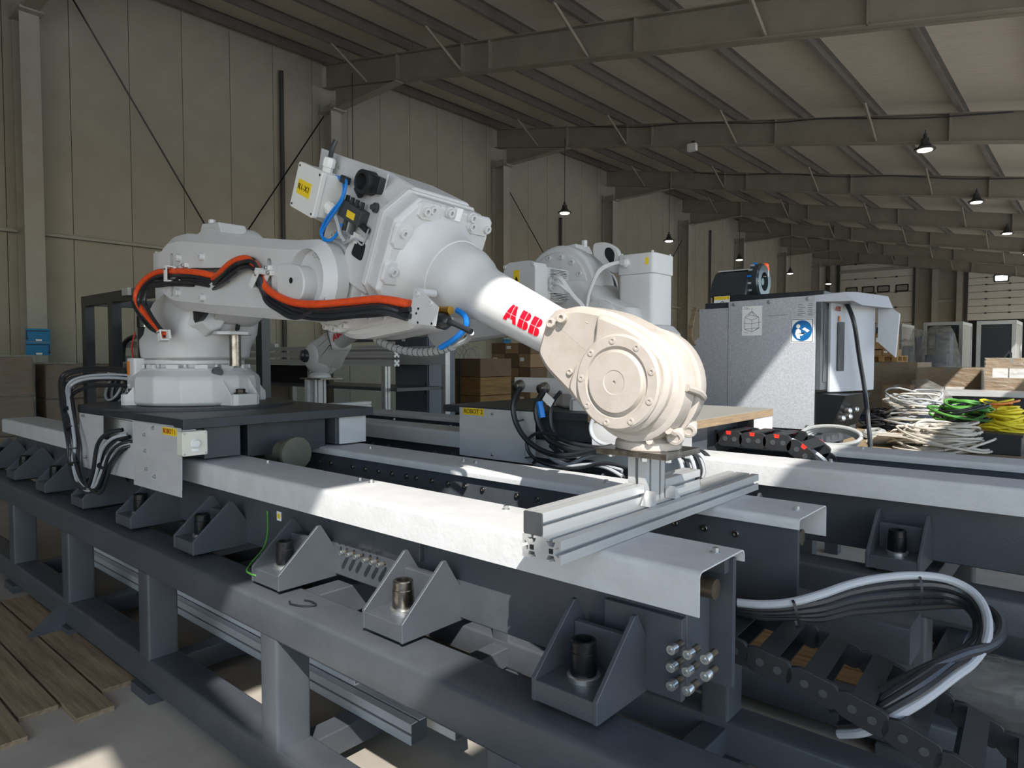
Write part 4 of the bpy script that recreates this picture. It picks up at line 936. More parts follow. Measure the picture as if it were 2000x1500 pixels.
# blue air tubes
MB().tube([F1(1.575, -.20, .185), F1(1.54, -.20, .19), F1(1.50, -.20, .195)], .0085, 8).build('air_tube', 'blue_tube', rt1)
MB().box(F1(1.485, -.20, .195), (.045, .025, .03), Matrix((FD1(1, 0, 0), FD1(0, 1, 0), FD1(0, 0, 1))).transposed()).build('tee_fitting', 'black_plastic', rt1, bevel=.004)
for k, (s1, n1) in enumerate(((1.475, .20), (1.485, .175))):
    MB().tube([F1(s1, -.205, n1), F1(1.435 + .01 * k, -.225, .185 - .02 * k), F1(1.43 + .01 * k, -.23, .12), F1(1.475 + .02 * k, -.235, .03), F1(1.505 + .01 * k, -.235, -.04), F1(1.475 - .015 * k, -.23, -.06 + .005 * k), F1(1.435, -.22, -.03), F1(1.425, -.21, .03)], .0055, 8).build('air_tube', 'blue_tube', rt1)
# ================================================================== loose cable bundles
def ties(pts, idx, r, parent, m='black_ink'):
    for i in idx:
        t = (pts[min(i + 1, len(pts) - 1)] - pts[i - 1]).normalized()
        MB().lathe(pts[i] - t * .003, t, [(0, r), (.006, r)], 12).build('cable_tie', m, parent)
# left bundle from the base connection to the carriage skirt
lb = thing('cable_bundle', 'black and grey cable bundle hanging over the ROBOT 1 carriage skirt', 'cables', tuple(ony(160, 950, 1.33)))
core = [(262, 737, 1.60), (215, 733, 1.55), (160, 737, 1.46), (132, 752, 1.40), (132, 785, 1.36), (139, 830, 1.345), (145, 870, 1.335), (146, 905, 1.33), (158, 943, 1.325), (182, 958, 1.325), (196, 930, 1.33), (207, 890, 1.335), (228, 866, 1.35), (258, 858, 1.40)]
for k, (m, r) in enumerate((('cable_black', .0115), ('cable_grey', .010), ('cable_black', .011), ('cable_black', .009), ('cable_grey', .009), ('cable_black', .012), ('cable_black', .009))):
    off = [(px + 5 * math.sin(k * 1.7 + i * .35) + ((k * 4) % 7 - 3) * (4.0 if 2 < i < 9 else 4.5), py + 5 * math.cos(k * 1.3 + i * .3) + (5 * ((k * 4) % 7 - 3) if i < 4 or i > 10 else 0), Y - .008 * (m == 'cable_grey') + .010 * (k % 3)) for i, (px, py, Y) in enumerate(core)]
    MB().tube(path(off), r, 8).build('cable', m, lb)
cp = crom(path(core), 6)
ties(cp, (26, 31, 37, 42, 63), .030, lb)
cl = thing('cable_coil', 'small coil of grey and black cable lying by the robot base', 'cables', tuple(onz(222, 790, ZP)))
cc = ony(222, 757, 1.62)
for k in range(4):
    MB().tube([cc + V((.115 + .008 * k) * math.cos(t), .02 * k + .03 * math.sin(t), (.078 + .006 * k) * math.sin(t) - .0) for t in [2 * PI * i / 20 for i in range(21)]], .008, 8, smooth=3).build('cable', 'cable_grey' if k in (0, 2) else 'cable_black', cl)
MB().box(cc + V(0, -.01, .088), (.085, .03, .022)).build('cable_label', 'white_label', cl, bevel=.006)
MB().bb(cc.x - .05, cc.x + .05, cc.y - .02, cc.y + .02, ZP, cc.z - .082).build('coil_rest', 'black_plastic', cl)

# cables at the second robot's carriage
rc = thing('cable_bundle', 'tangle of black and grey cables with connectors in front of the ROBOT 2 carriage', 'cables', tuple(ony(1080, 900, Y2F - .05)))
YC = Y2F - .06
plate_p = ony(1040, 750, YC + .1)
MB().bb(ony(1005, 750, YC + .1).x, ony(1130, 750, YC + .1).x, YC + .1, YC + .16, ony(1010, 765, YC + .1).z, ony(1010, 737, YC + .1).z).build('connector_panel', 'sheet_metal', rc)
for px, py in ((1018, 752), (1066, 757)):
    p = ony(px, py, YC + .1); MB().lathe(p, (-.15, -1, -.2), [(0, .034), (.02, .034), (.022, .030), (.05, .030), (.055, .022)], 16).build('connector', 'steel', rc)
runs = [([(1017, 757), (1005, 780), (1003, 805), (1012, 835), (1035, 865), (1070, 885), (1110, 890), (1160, 880), (1195, 872)], 'cable_black', .016),
        ([(1064, 762), (1050, 785), (1048, 810), (1058, 840), (1080, 865), (1130, 880), (1200, 880), (1240, 876)], 'cable_black', .018),
        ([(1095, 765), (1080, 785), (1075, 810), (1080, 840), (1100, 860), (1150, 872), (1200, 876), (1250, 878)], 'cable_black', .012),
        ([(1040, 850), (1030, 870), (1030, 890), (1045, 905), (1080, 912), (1110, 908), (1150, 890), (1200, 878)], 'cable_grey', .012),
        ([(1090, 850), (1050, 846), (1030, 862), (1034, 885), (1062, 905), (1120, 915), (1180, 905), (1230, 915)], 'cable_black', .010),
        ([(1160, 815), (1154, 835), (1160, 855), (1180, 868), (1210, 868), (1240, 862)], 'cable_grey', .011),
        ([(1060, 880), (1090, 902), (1130, 910), (1170, 905), (1215, 920)], 'cable_grey', .012),
        ([(1075, 870), (1110, 895), (1160, 905), (1200, 912), (1218, 935)], 'cable_black', .014),
        ([(1100, 915), (1140, 908), (1180, 912), (1215, 930)], 'cable_grey', .010)]
for k, (pp, m, r) in enumerate(runs):
    MB().tube([ony(px, py, YC - .02 + .02 * (k % 4) - .03 * (i / len(pp))) for i, (px, py) in enumerate(pp)], r, 8).build('cable', m, rc)
for (px, py, ax) in ((1016, 820, (.3, 0, -1)), (1032, 892, (.2, 0, -1)), (1104, 884, (1, 0, -.2)), (1045, 900, (1, 0, -1)), (1118, 888, (1, 0, .2))):
    p = ony(px, py, YC); MB().lathe(p, ax, [(0, .022), (.008, .022)], 10).build('cable_tie', 'black_ink', rc)
p = ony(1071, 781, YC - .03); MB().box(p, (.07, .002, .05), Matrix.Rotation(.6, 3, 'Y')).build('cable_tag', 'white_label', rc)
p = ony(1056, 800, YC - .035); MB().cyl(p + V(-.01, 0, .045), p + V(.012, 0, -.045), .0195, n=10).build('cable_sleeve', 'blue_tube', rc)
# the looms that fan out behind the post of the gripper frame
lo = thing('cable_loom', 'fan of pale cables arching behind the gripper post onto the ROBOT 2 rail', 'cables', tuple(onz(1330, 905, ZR)))
for k in range(6):
    a_ = 1300 + k * 12
    MB().tube([ony(px, py, Y2F + .03 * k) for px, py in ((a_ - 30, 880), (a_, 880), (a_ + 20, 888), (a_ + 30, 905), (a_ + 32, 925), (a_ + 20, 945))], .011, 8).build('cable', 'cable_grey' if k % 2 == 0 else 'cable_black', lo)

# ------------------------------------------------------------------ energy chains
def energy_chain(label, start, d, up, n, w, h, pitch, bend, parent_m='black_plastic', clips=True):
    r = thing('energy_chain', label, 'cable chain', tuple(start))
    p = V(start); d = V(d).normalized(); up = V(up).normalized(); side = d.cross(up)
    for i in range(n):
        Rm = Matrix((d, side, up)).transposed()
        for s in (-1, 1):
            c = p + d * pitch * .5 + side * s * w / 2
            po = roundpoly([(-pitch * .56, -h * .30, h * .2), (-pitch * .3, -h * .5, h * .1), (pitch * .5, -h * .5, h * .2), (pitch * .62, 0, h * .3), (pitch * .5, h * .5, h * .2), (-pitch * .3, h * .5, h * .1), (-pitch * .56, h * .30, h * .2)])
            k = MB().loft([[c + Rm @ V(a, t, b) for a, b in po] for t in (-.008, .008)]).build('link_plate', parent_m, r, bevel=.002)
            for a_ in (-.15, .25): MB().lathe(c + Rm @ V(pitch * a_, s * .008, 0), side * s, [(0, h * .16), (.002, h * .16), (.002, h * .08)], 12).build('pivot', 'lamp_body', k)
            if clips: MB().loft([[c + Rm @ V(a, t, b) for a, b in ((-.014, h * .5), (.014, h * .5), (.011, h * .28), (-.011, h * .28))] for t in ((-.0095, .0095))]).build('clip', 'red_clip', k)
        for e in (-1, 1): MB().box(p + d * pitch * .5 + up * e * h * .46, (pitch * .45, w, h * .09), Rm).build('crossbar', parent_m, r)
        p = p + d * pitch
        b = bend(i); M = Matrix.Rotation(b, 3, side); d = (M @ d).normalized(); up = (M @ up).normalized()
    return r
s0 = onz(1372, 872, 1.19); 
ec = energy_chain('black energy chain with red clips lying between the ROBOT 2 rails', (-1.86, 3.72, 1.155), (1, 0, .0), (0, 0, 1), 7, .26, .085, .13, lambda i: 0 if i < 4 else -.62)
for k in range(4): MB().tube([(-1.9, 3.63 + .06 * k, 1.15), (-1.4, 3.63 + .06 * k, 1.155), (-1.25, 3.63 + .06 * k, 1.14), (-1.1, 3.63 + .06 * k, 1.05), (-1.05, 3.63 + .06 * k, .95)], .012, 8).build('chain_cable', 'cable_grey' if k % 2 else 'cable_black', ec)
# lower right: chain and the big loop of cables at the end of the near track
ec2 = energy_chain('black open energy chain lying below the end of the near track', (-.98, 1.98, .80), (1, .06, -.10), (0, 0, 1), 8, .30, .07, .12, lambda i: -.05, clips=False)
lp = thing('cable_loop', 'big loop of thick black and grey cables at the end of the near track', 'cables', tuple(onz(1700, 1200, .8)))
loop = [(1440, 1178, 1.95), (1490, 1182, 1.97), (1545, 1178, 2.0), (1600, 1165, 2.05), (1660, 1145, 2.15), (1720, 1133, 2.25), (1790, 1128, 2.35), (1850, 1135, 2.4), (1900, 1160, 2.4), (1925, 1200, 2.35), (1925, 1250, 2.25), (1900, 1290, 2.15), (1860, 1320, 2.05), (1800, 1365, 1.95), (1740, 1400, 1.90), (1690, 1425, 1.88), (1640, 1430, 1.90)]
for k, (m, r, sh) in enumerate((('cable_grey', .0125, -4), ('cable_black', .016, 12), ('cable_black', .016, 30), ('cable_black', .014, 44), ('cable_grey', .008, 24), ('cable_black', .015, 56), ('cable_black', .012, 4))):
    off = []
    for i, (px, py, Y) in enumerate(loop):
        grow = min(1, i / 5)
        rad = math.atan2(py - 1230, px - 1780)
        kk = sh * (.35 + .65 * grow)
        if i >= 7: off.append((px - math.cos(rad) * kk * (.4 if k != 5 else -.5), py - math.sin(rad) * kk, Y + .015 * k))
        else: off.append((px, py + kk * (.75 if i < 3 else 1), Y + .008 * k))
    MB().tube(path(off), r, 10).build('cable', m, lp)
lc = crom(path(loop), 6)
for i, tt in ((13, .045), (36, .05)):
    t = (lc[i + 1] - lc[i - 1]).normalized(); c = lc[i] - V(0, 0, .035)
    MB().loft([[c + (frame(t) @ V(.026 * math.cos(a) * (1 if True else 1), .05 * math.sin(a), z)) for a in [2 * PI * j / 14 for j in range(14)]] for z in (-.004, .004)], cap=False).build('cable_tie', 'black_ink', lp)
# ================================================================== robot controller behind the second track
YCN = 5.15
kx = lambda px, py, Y=YCN: (ony(px, py, Y).x, ony(px, py, Y).z)
plt = thing('steel_table', 'dark steel base frame carrying the galvanised controller cabinet', 'table', (-2.1, 5.6, 0))
for x in (-2.62, -1.68):
    for y in (5.2, 5.85): MB().bb(x, x + .1, y, y + .1, 0, .96).build('leg', 'dark_paint', plt)
MB().bb(-2.68, -1.50, 5.12, 6.0, .96, 1.06).build('top_frame', 'dark_paint', plt, bevel=.004)
ct = thing('robot_controller', 'galvanised controller cabinet with blue read-the-manual sign', 'cabinet', (-2.0, 5.55, 1.061))
XR_ = ony(1592, 700, YCN).x; XM = ony(1423, 700, YCN).x; XL = ony(1367, 640, YCN).x
body = MB().bb(XM - .2, XR_ - .03, YCN + .004, YCN + .72, 1.062, 2.03).build('body', 'dark_plate', ct)
mp = MB().prism([(XM, 1.075), (XR_, 1.075), (XR_, 2.046), (XM, 2.033)], 'y', YCN - .012, YCN + .004).build('side_panel', 'galvanised', ct)
MB().prism([(XL - .28, 1.075), (XM - .004, 1.075), (XM - .004, 1.985), (XL, 1.985), (XL, 1.76), (XL - .12, 1.68), (XL - .28, 1.55)], 'y', YCN - .008, YCN + .004).build('side_panel', 'galvanised', ct)
MB().prism([(XL - .28, 1.075), (XM, 1.075), (XM, 1.975), (XL + .01, 1.975), (XL + .01, 1.77), (XL - .11, 1.69), (XL - .27, 1.55)], 'y', YCN + .004, YCN + .70).build('side_box', 'dark_plate', ct)
for px, py in ((1435, 595), (1504, 590), (1579, 584), (1578, 834)):
    x, z = kx(px, py); bolt('hex', .012, .012, 'zinc', (x, YCN - .012, z), (0, -1, 0), mp)
for px, py in ((1374, 608), (1398, 607), (1421, 605), (1370, 642), (1358, 670)):
    x, z = kx(px, py); bolt('cap', .006, .004, 'zinc', (x, YCN - .008, z), (0, -1, 0), mp, 'screw')
# lifting drawing label
def flat(poly, y, nm, m, par, t=.0015): return MB().prism(poly, 'y', y - t, y, ).build(nm, m, par)
yl = YCN - .0125
def rectpx(a, b): (x0, z0), (x1, z1) = kx(*a), kx(*b); return x0, x1, min(z0, z1), max(z0, z1)
x0, x1, z0, z1 = rectpx((1451, 599), (1489, 655))
lab = flat([(x0, z0), (x1, z0), (x1, z1), (x0, z1)], yl, 'lifting_label', 'white_label', mp)
W_, H_ = x1 - x0, z1 - z0
def seg(par, pts, y, w=.0022, m='black_ink', nm='drawn_line'):
    b = MB()
    for (ax, az), (bx, bz) in zip(pts[:-1], pts[1:]):
        a = V(ax, y, az); c = V(bx, y, bz); d = (c - a); n = V(-d.z, 0, d.x).normalized() * w / 2
        b.add([a + n, a - n, c - n, c + n], [(0, 1, 2, 3)])
    return b.build(nm, m, par, smooth=None)
L = lambda u, v: (x0 + W_ * u, z0 + H_ * v)
for pts in ([L(.5, .93), L(.5, .82)], [L(.18, .66), L(.5, .82), L(.85, .60)], [L(.35, .70), L(.5, .82), L(.62, .66)], [L(.15, .62), L(.15, .22), L(.5, .12), L(.85, .25), L(.85, .62), L(.5, .52), L(.15, .62)], [L(.15, .62), L(.42, .70), L(.85, .62)], [L(.5, .52), L(.5, .12)], [L(.1, .42), L(.5, .40), L(.95, .45)], [L(.15, .22), L(.5, .24), L(.85, .25)], [L(.1, .12), L(.3, .1)], [L(.55, .14), L(.9, .26)], [L(.08, .95), L(.3, .95)], [L(.08, .91), L(.4, .91)]):
    seg(lab, pts, yl - .003)
# blue mandatory sign
x0, x1, z0, z1 = rectpx((1546, 623), (1590, 669)); W_, H_ = x1 - x0, z1 - z0
sg_ = flat([(x0, z0), (x1, z0), (x1, z1), (x0, z1)], yl, 'manual_sign', 'white_label', mp)
seg(sg_, [L(.04, .04), L(.96, .04), L(.96, .96), L(.04, .96), L(.04, .04)], yl - .0022, .004)
def L3(u, v): return V(x0 + W_ * u, yl - .003, z0 + H_ * v)
MB().prism([(x0 + W_ * .5 + .44 * W_ * math.cos(t), z0 + H_ * .5 + .43 * H_ * math.sin(t)) for t in [2 * PI * i / 32 for i in range(32)]], 'y', yl - .003, yl - .0015).build('blue_disc', 'sign_blue', sg_)
def shp(pts, nm): MB().prism([(x0 + W_ * u, z0 + H_ * v) for u, v in pts], 'y', yl - .0045, yl - .003).build(nm, 'white_label', sg_)
shp([(.33 + .09 * math.cos(t), .68 + .09 * math.sin(t)) for t in [2 * PI * i / 16 for i in range(16)]], 'figure_head')
shp([(.20, .36), (.24, .54), (.34, .58), (.44, .52), (.46, .40), (.62, .36), (.66, .42), (.50, .28), (.40, .30), (.42, .16), (.30, .18)], 'figure_body')
shp([(.50, .56), (.62, .63), (.72, .56), (.60, .50)], 'figure_book'); shp([(.62, .50), (.72, .56), (.84, .50), (.72, .42)], 'figure_book')
x0, x1, z0, z1 = rectpx((1557, 592), (1591, 620)); W_, H_ = x1 - x0, z1 - z0
rp = flat([(x0, z0), (x1, z0), (x1, z1), (x0, z1)], yl, 'rating_plate', 'sheet_metal', mp)
for k in range(7): seg(rp, [L(.08, .9 - .12 * k), L(.35 + .08 * (k % 3), .9 - .12 * k)], yl - .0022, .003); seg(rp, [L(.65, .9 - .12 * k), L(.92, .9 - .12 * k)], yl - .0022, .003)
seg(mp, [kx(1500, 617), kx(1540, 615)], yl - .001, .002)
# card with yellow band on the lower left part
x0, x1, z0, z1 = rectpx((1390, 579), (1421, 604)); z0 = 1.986
cd = MB().prism([(x0, z0), (x1, z0), (x1 + .004, z1), (x0 + .008, z1)], 'y', YCN + .03, YCN + .034).build('instruction_card', 'white_label', ct)
W_, H_ = x1 - x0, z1 - z0
MB().prism([(x0 + .006, z0 + H_ * .72), (x1 + .002, z0 + H_ * .72), (x1 + .003, z1 - .003), (x0 + .008, z1 - .003)], 'y', YCN + .028, YCN + .03).build('card_band', 'yellow_label', cd)
seg(cd, [L(.3, .1), L(.35, .35), L(.5, .5), L(.6, .6), L(.66, .5), L(.58, .42), L(.45, .38)], YCN + .0275, .004)
# teach pendant cradle and reel on top
td = MB().bb(XM - .17, XR_ + .04, YCN + .06, YCN + .6, 2.036, 2.085).build('top_tray', 'rubber', ct, bevel=.008)
zc = 2.20; yc_ = YCN + .33
prof = [(yc_ - .22, 2.085), (yc_ - .19, 2.20), (yc_ - .12, 2.285), (yc_ - .02, 2.315), (yc_ + .10, 2.30), (yc_ + .19, 2.22), (yc_ + .22, 2.085)]
xa, xb = ony(1408, 560, yc_).x, ony(1478, 560, yc_).x
MB().prism(prof, 'x', xa, xb).build('reel_hood', 'glass_dark', ct, bevel=.015, seg=3)
MB().prism([(yc_ - .10, 2.300), (yc_ + .08, 2.318), (yc_ + .08, 2.326), (yc_ - .10, 2.310)], 'x', xa + .02, xb - .01).build('hood_strip', 'sheet_metal', ct)
rl = MB().lathe((xb - .01, yc_ - .03, 2.205), (1, 0, 0), [(0, .14), (.02, .145), (.07, .145), (.085, .13), (.085, .075), (.05, .07), (.05, .03), (.07, .028)], 32).build('reel_cap', 'glass_dark', ct)
for k in range(9):
    t = math.radians(100 + k * 22); p = V(xb + .006, yc_ - .03 + .148 * math.cos(t), 2.205 + .148 * math.sin(t)); MB().box(p, (.03, .014, .014)).build('reel_cable_turn', 'blue_tube' if k % 3 == 0 else 'cable_grey', rl)
MB().lathe((xb + .05, yc_ + .05, 2.30), (0, 0, 1), [(0, .03), (.02, .03), (.021, .027), (.05, .025), (.06, .015)], 16).build('orange_beacon', 'orange_lamp', ct)
MB().lathe((xb + .05, yc_ + .05, 2.25), (0, 0, 1), [(0, .028), (.05, .028)], 12).build('beacon_socket', 'plastic_white', ct)
# straps and cable coil at the far left edge
for k in range(3): MB().tube([(XL - .02 - .01 * k, YCN - .02, 2.0), (XL - .05 - .012 * k, YCN - .02, 1.88), (XL - .06 - .015 * k, YCN - .02, 1.76), (XL - .03, YCN - .015, 1.70)], .010, 6).build('strap', 'old_wood', ct)
# front: dark frame, white bowed door ajar, hood
MB().bb(XR_ - .03, XR_ + .035, YCN + .02, YCN + .16, 1.36, 2.0).build('front_frame', 'dark_paint', ct, bevel=.006)
MB().bb(XR_ + .034, XR_ + .040, YCN + .06, YCN + .14, 1.42, 1.95).build('front_glass', 'glass_dark', ct)
da, db = V(-1.505, 5.30, 0), V(-1.405, 5.93, 0)
def dp(u, z, out=0): p = da.lerp(db, u) + V(.98, -.16, 0) * out; return V(p.x, p.y, z)
bow = [(0, 0), (.15, .02), (.4, .045), (.7, .055), (1, .05)]
dz0, dz1 = 1.345, 2.0
door = MB().loft([[dp(u, z, o) for u, o in bow] + [dp(u, z, -.02) for u, o in bow[::-1]] for z in (dz0, dz1)]).build('door', 'controller_white', ct, bevel=.004)
MB().loft([[dp(u, z, o + .002) for u, o in ((.10, .014), (.22, .027))] + [dp(u, z, o + .012) for u, o in ((.22, .027), (.10, .014))] for z in (1.50, 1.52, 1.84, 1.86)]).build('handle', 'dark_plate', door, bevel=.004)
put_text('ABB', .05, 'label_red', dp(.10, 1.955, .022), db - da, (0, 0, 1), door)
MB().box(dp(.14, 1.885, .022), (.004, .035, .04)).build('warning_label', 'wire_orange', door)
hd = MB().loft([[V(x, y, z) for x, y, z in ((XR_ - .02, YCN + .02, 2.0), (-1.34, 5.25, 2.0), (-1.30, 5.32, 1.97))] + [V(-1.24, 5.98, 1.98), V(XR_ - .02, 5.98, 2.0)], [V(x, y, z) for x, y, z in ((XR_ - .02, YCN + .02, 2.05), (-1.40, 5.25, 2.07), (-1.34, 5.32, 2.07))] + [V(-1.28, 5.98, 2.08), V(XR_ - .02, 5.98, 2.07)]]).build('hood', 'controller_white', ct, bevel=.006)
MB().add([V(-1.345, 5.95, 2.06), V(-1.20, 5.98, 1.94), V(-1.22, 5.97, 1.60), V(-1.34, 5.95, 1.72), V(-1.345, 5.99, 2.06), V(-1.20, 6.02, 1.94), V(-1.22, 6.01, 1.60), V(-1.34, 5.99, 1.72)], [(0, 1, 2, 3), (7, 6, 5, 4), (0, 4, 5, 1), (1, 5, 6, 2), (2, 6, 7, 3), (3, 7, 4, 0)]).build('hood_flap', 'controller_white', ct)
MB().box((-1.42, 5.33, 2.03), (.05, .10, .06)).build('hood_latch', 'deep_dark', ct)
# sloped connector base under the door
MB().loft([[V(x, y, z) for x, z in ((XR_ - .03, 1.075), (-1.46, 1.075), (-1.36, 1.33), (XR_ - .03, 1.34))] for y in (YCN + .01, YCN + .72)]).build('connector_base', 'black_steel', ct)
for k in range(4):
    p = V(-1.43 + .02 * (k % 2), 5.24 + .09 * k, 1.16 + .05 * (k % 2)); MB().lathe(p, (.9, -.4, .1), [(0, .02), (.03, .022), (.05, .02), (.055, .012)], 12).build('connector', 'zinc', ct)
MB().tube([(-1.44, 5.45, 2.0), (-1.38, 5.42, 1.85), (-1.36, 5.5, 1.6), (-1.33, 5.55, 1.35), (-1.28, 5.45, 1.12), (-1.25, 5.4, .9), (-1.24, 5.4, .02)], .016, 8).build('black_strap', 'rubber', ct)
cbk = thing('cable_coil', 'grey hose coil lying at the foot of the controller cabinet', 'cables', (-1.35, 5.3, 1.0))
for k in range(4): MB().tube([V(-1.42, 5.10, 1.02) + V((.16 + .012 * k) * math.cos(t), .05 * math.sin(t) - .02 * k, .06 * math.sin(t) + .012 * k) for t in [2 * PI * i / 16 for i in range(17)]], .014, 8, smooth=2).build('hose_turn', 'pvc_grey', cbk)
# ================================================================== things further back
def box_between(px0, px1, ytop, Y, depth, z0=0.0):
    a = ony(px0, ytop, Y); b = ony(px1, ytop, Y); return a.x, b.x, Y, Y + depth, z0, (a.z + b.z) / 2
def carton(label, px0, px1, ytop, Y, depth, z0, m='cardboard', group=None, tape=True, marks=1, wrap=False):
    x0, x1, y0, y1, zb, zt = box_between(px0, px1, ytop, Y, depth, z0)
    r = thing('carton', label, 'box', ((x0 + x1) / 2, (y0 + y1) / 2, zb), group)
    MB().bb(x0, x1, y0, y1, zb, zt).build('board', m, r, bevel=.006, seg=1)
    if tape: MB().bb((x0 + x1) / 2 - .03, (x0 + x1) / 2 + .03, y0 - .002, y1 + .002, zt - .08, zt + .002).build('tape', 'tape', r)
    for k in range(marks):
        w = (x1 - x0) * .16; cx = x0 + (x1 - x0) * (.3 + .3 * k); MB().bb(cx - w, cx + w, y0 - .003, y0 - .001, zb + (zt - zb) * .45, zb + (zt - zb) * .72).build('shipping_label', 'white_label', r)
    if wrap: MB().bb(x0 - .012, x1 + .012, y0 - .012, y1 + .012, zb + .02, zt + .012).build('wrap_film', 'plastic_wrap', r)
    return r, zt
def pallet(label, x0, x1, y0, y1, z0, m='wood', group=None):
    r = thing('wooden_pallet', label, 'pallet', ((x0 + x1) / 2, (y0 + y1) / 2, z0), group)
    n = 5; w = (y1 - y0) / n
    for i in range(n): MB().bb(x0, x1, y0 + i * w + .012, y0 + (i + 1) * w - .012, z0 + .115, z0 + .138).build('deck_board', m, r)
    for x in (x0, (x0 + x1) / 2 - .05, x1 - .1):
        for y in (y0, (y0 + y1) / 2 - .05, y1 - .1): MB().bb(x, x + .1, y, y + .1, z0 + .02, z0 + .115).build('block', m, r)
        MB().bb(x, x + .1, y0, y1, z0, z0 + .02).build('bottom_board', m, r)
    return r
def blob(c, rx, ry, rz, seed, jag=.16, n=14, m=9):
    rn = random.Random(seed); b = MB(); rings = []
    for i in range(m + 1):
        ph = -PI / 2 + PI * i / m; rr = max(.02, math.cos(ph)) ** .6
        rings.append([V(c) + V(rx * rr * math.cos(t) * (1 + rn.uniform(-jag, jag)), ry * rr * math.sin(t) * (1 + rn.uniform(-jag, jag)), rz * (math.sin(ph)) * (1 + rn.uniform(-jag, jag) * .4)) for t in [2 * PI * k / n for k in range(n)]])
    return b.loft(rings)
# ---------------- blue aisle signs on the wall columns
for yk, z, lab in ((RAFY[1], 1.84, 'blue aisle sign with black arrows on the column beside wrapped brown pallets'), (RAFY[3], 1.90, 'blue aisle sign on the column behind the stacked wooden crates')):
    r = thing('aisle_sign', lab, 'sign', (XW + .46, yk - .15, z - .22))
    for k in (0, 1):
        MB().bb(XW + .445, XW + .45, yk - .16, yk + .16, z - .21 + .21 * k, z - .21 + .21 * k + .2).build('sign_plate', 'blue_sign', r)
        s = 1 if k else -1
        for (ya, yb2, za, zb2) in ((-.15, .15, .16, .172), ((-.15 if k else .138), (-.138 if k else .15), .05, .16)):
            MB().bb(XW + .45, XW + .452, yk + ya, yk + yb2, z - .21 + .21 * k + za, z - .21 + .21 * k + zb2).build('arrow', 'black_ink', r)
        ar = (-.144 if k else .144); zz = z - .21 + .21 * k
        MB().add([V(XW + .452, yk + ar - .025, zz + .055), V(XW + .452, yk + ar + .025, zz + .055), V(XW + .452, yk + ar, zz + .02)], [(0, 1, 2)]).build('arrow_head', 'black_ink', r, smooth=None)
        MB().bb(XW + .45, XW + .452, yk - .03, yk + .05, zz + .01, zz + .04).build('code_strip', 'white_label', r)
# ---------------- hanging lamps
def lamp(x, y, z, lab):
    r = thing('pendant_lamp', lab, 'lamp', (x, y, z), 'hanging hall lamps')
    MB().lathe((x, y, z + .02), (0, 0, 1), [(0, .17), (.03, .17), (.06, .11), (.12, .07), (.2, .06), (.21, .03), (.28, .025)], 20).build('housing', 'lamp_body', r)
    MB().lathe((x, y, z), (0, 0, 1), [(0, .09), (.008, .115), (.025, .12)], 20).build('diffuser', 'lamp_light', r)
    MB().cyl((x, y, z + .28), (x, y, zbot(x) + .2), .010, n=6).build('cable', 'lamp_body', r)
for k in range(2, 8): lamp(-11.6 if k == 2 else -10.3, RAFY[k] - .14, 5.2, 'lit dome lamp hanging on a long rod near the panelled side wall')
for k in range(3, 7): lamp(-2.45 + .12 * (k - 3), RAFY[k] - .14, 5.22, 'lit dome lamp hanging close under a rafter in the middle of the hall')
sb = thing('beam_sensor', 'small white box fixed under the rafter', 'box', (-6.2, RAFY[3], 6.0))
p = ony(1352, 288, RAFY[3] - .13); MB().box(p, (.20, .12, .16)).build('housing', 'plastic_white', sb, bevel=.01); MB().box(p + V(0, .05, .1), (.06, .05, .1)).build('bracket', 'lamp_body', sb)

# ---------------- right background: work table with cable piles
wt = thing('work_table', 'low packing table behind the tracks covered with cable coils', 'table', (-1.5, 9.3, 0))
MB().bb(-3.0, .1, 7.3, 11.6, .55, .60).build('table_top', 'old_wood', wt)
for x in (-2.9, -.1):
    for y in (7.4, 11.4): MB().bb(x, x + .1, y, y + .1, 0, .55).build('leg', 'dark_paint', wt)
ZT = .60
def coil(label, px, py, n, R, m, r=.012, flat_=.5, seed=1, group=None, tall=.5, z=None, taper=.45):
    ZT = z or .60
    c = onz(px, py, ZT); rn = random.Random(seed)
    t_ = thing('wire_coil', label, 'cables', (c.x, c.y, ZT), group)
    for k in range(n):
        rr = R * (1 - .28 * rn.random()) * (1 - taper * k / n); h = ZT + r + tall * R * (k / n) ** 1.0; ox, oy = rn.uniform(-.28, .28) * R, rn.uniform(-.28, .28) * R; a0 = rn.random() * 6; ti = rn.uniform(-.38, .38); el = rn.uniform(.75, 1.05); wv = [rn.uniform(-.06, .06) for _ in range(15)]; wv[14] = wv[0]
        MB().tube([V(c.x + ox + rr * (1 + wv[i]) * math.cos(t + a0), c.y + oy + rr * el * (1 + wv[i]) * math.sin(t + a0), max(ZT + r, h + ti * rr * math.sin(t) + wv[i] * rr * .6)) for i, t in [(i, 2 * PI * i / 14) for i in range(15)]], r, 6, smooth=2).build('turn', m if isinstance(m, str) else m[k % len(m)], t_)
    return t_
coil('large coil of grey white cable at the back of the white cable heap', 1790, 842, 26, .42, ('cable_grey', 'pvc_grey', 'cable_white'), .013, seed=2, tall=1.15, taper=.25)
coil('spread heap of pale cable in the sun at the front of the packing table', 1835, 878, 40, .46, 'cable_white', .013, seed=3, tall=.55)
coil('bundle of thin black cable beside the white cable heap', 1722, 838, 24, .24, 'cable_black', .011, seed=4, tall=1.1)
coil('grey conduit coil with black ties on the packing table', 1905, 852, 9, .36, 'pvc_grey', .034, seed=5, tall=.6)
coil('bright green wire coil on top of the grey conduit', 1880, 822, 18, .34, ('wire_green', 'cable_black', 'wire_green'), .014, seed=6, tall=.6, z=.86)
coil('orange and yellow wire bundle in the sun patch', 1950, 822, 18, .26, ('wire_orange', 'wire_yellow'), .014, seed=7, tall=.9, z=.80)
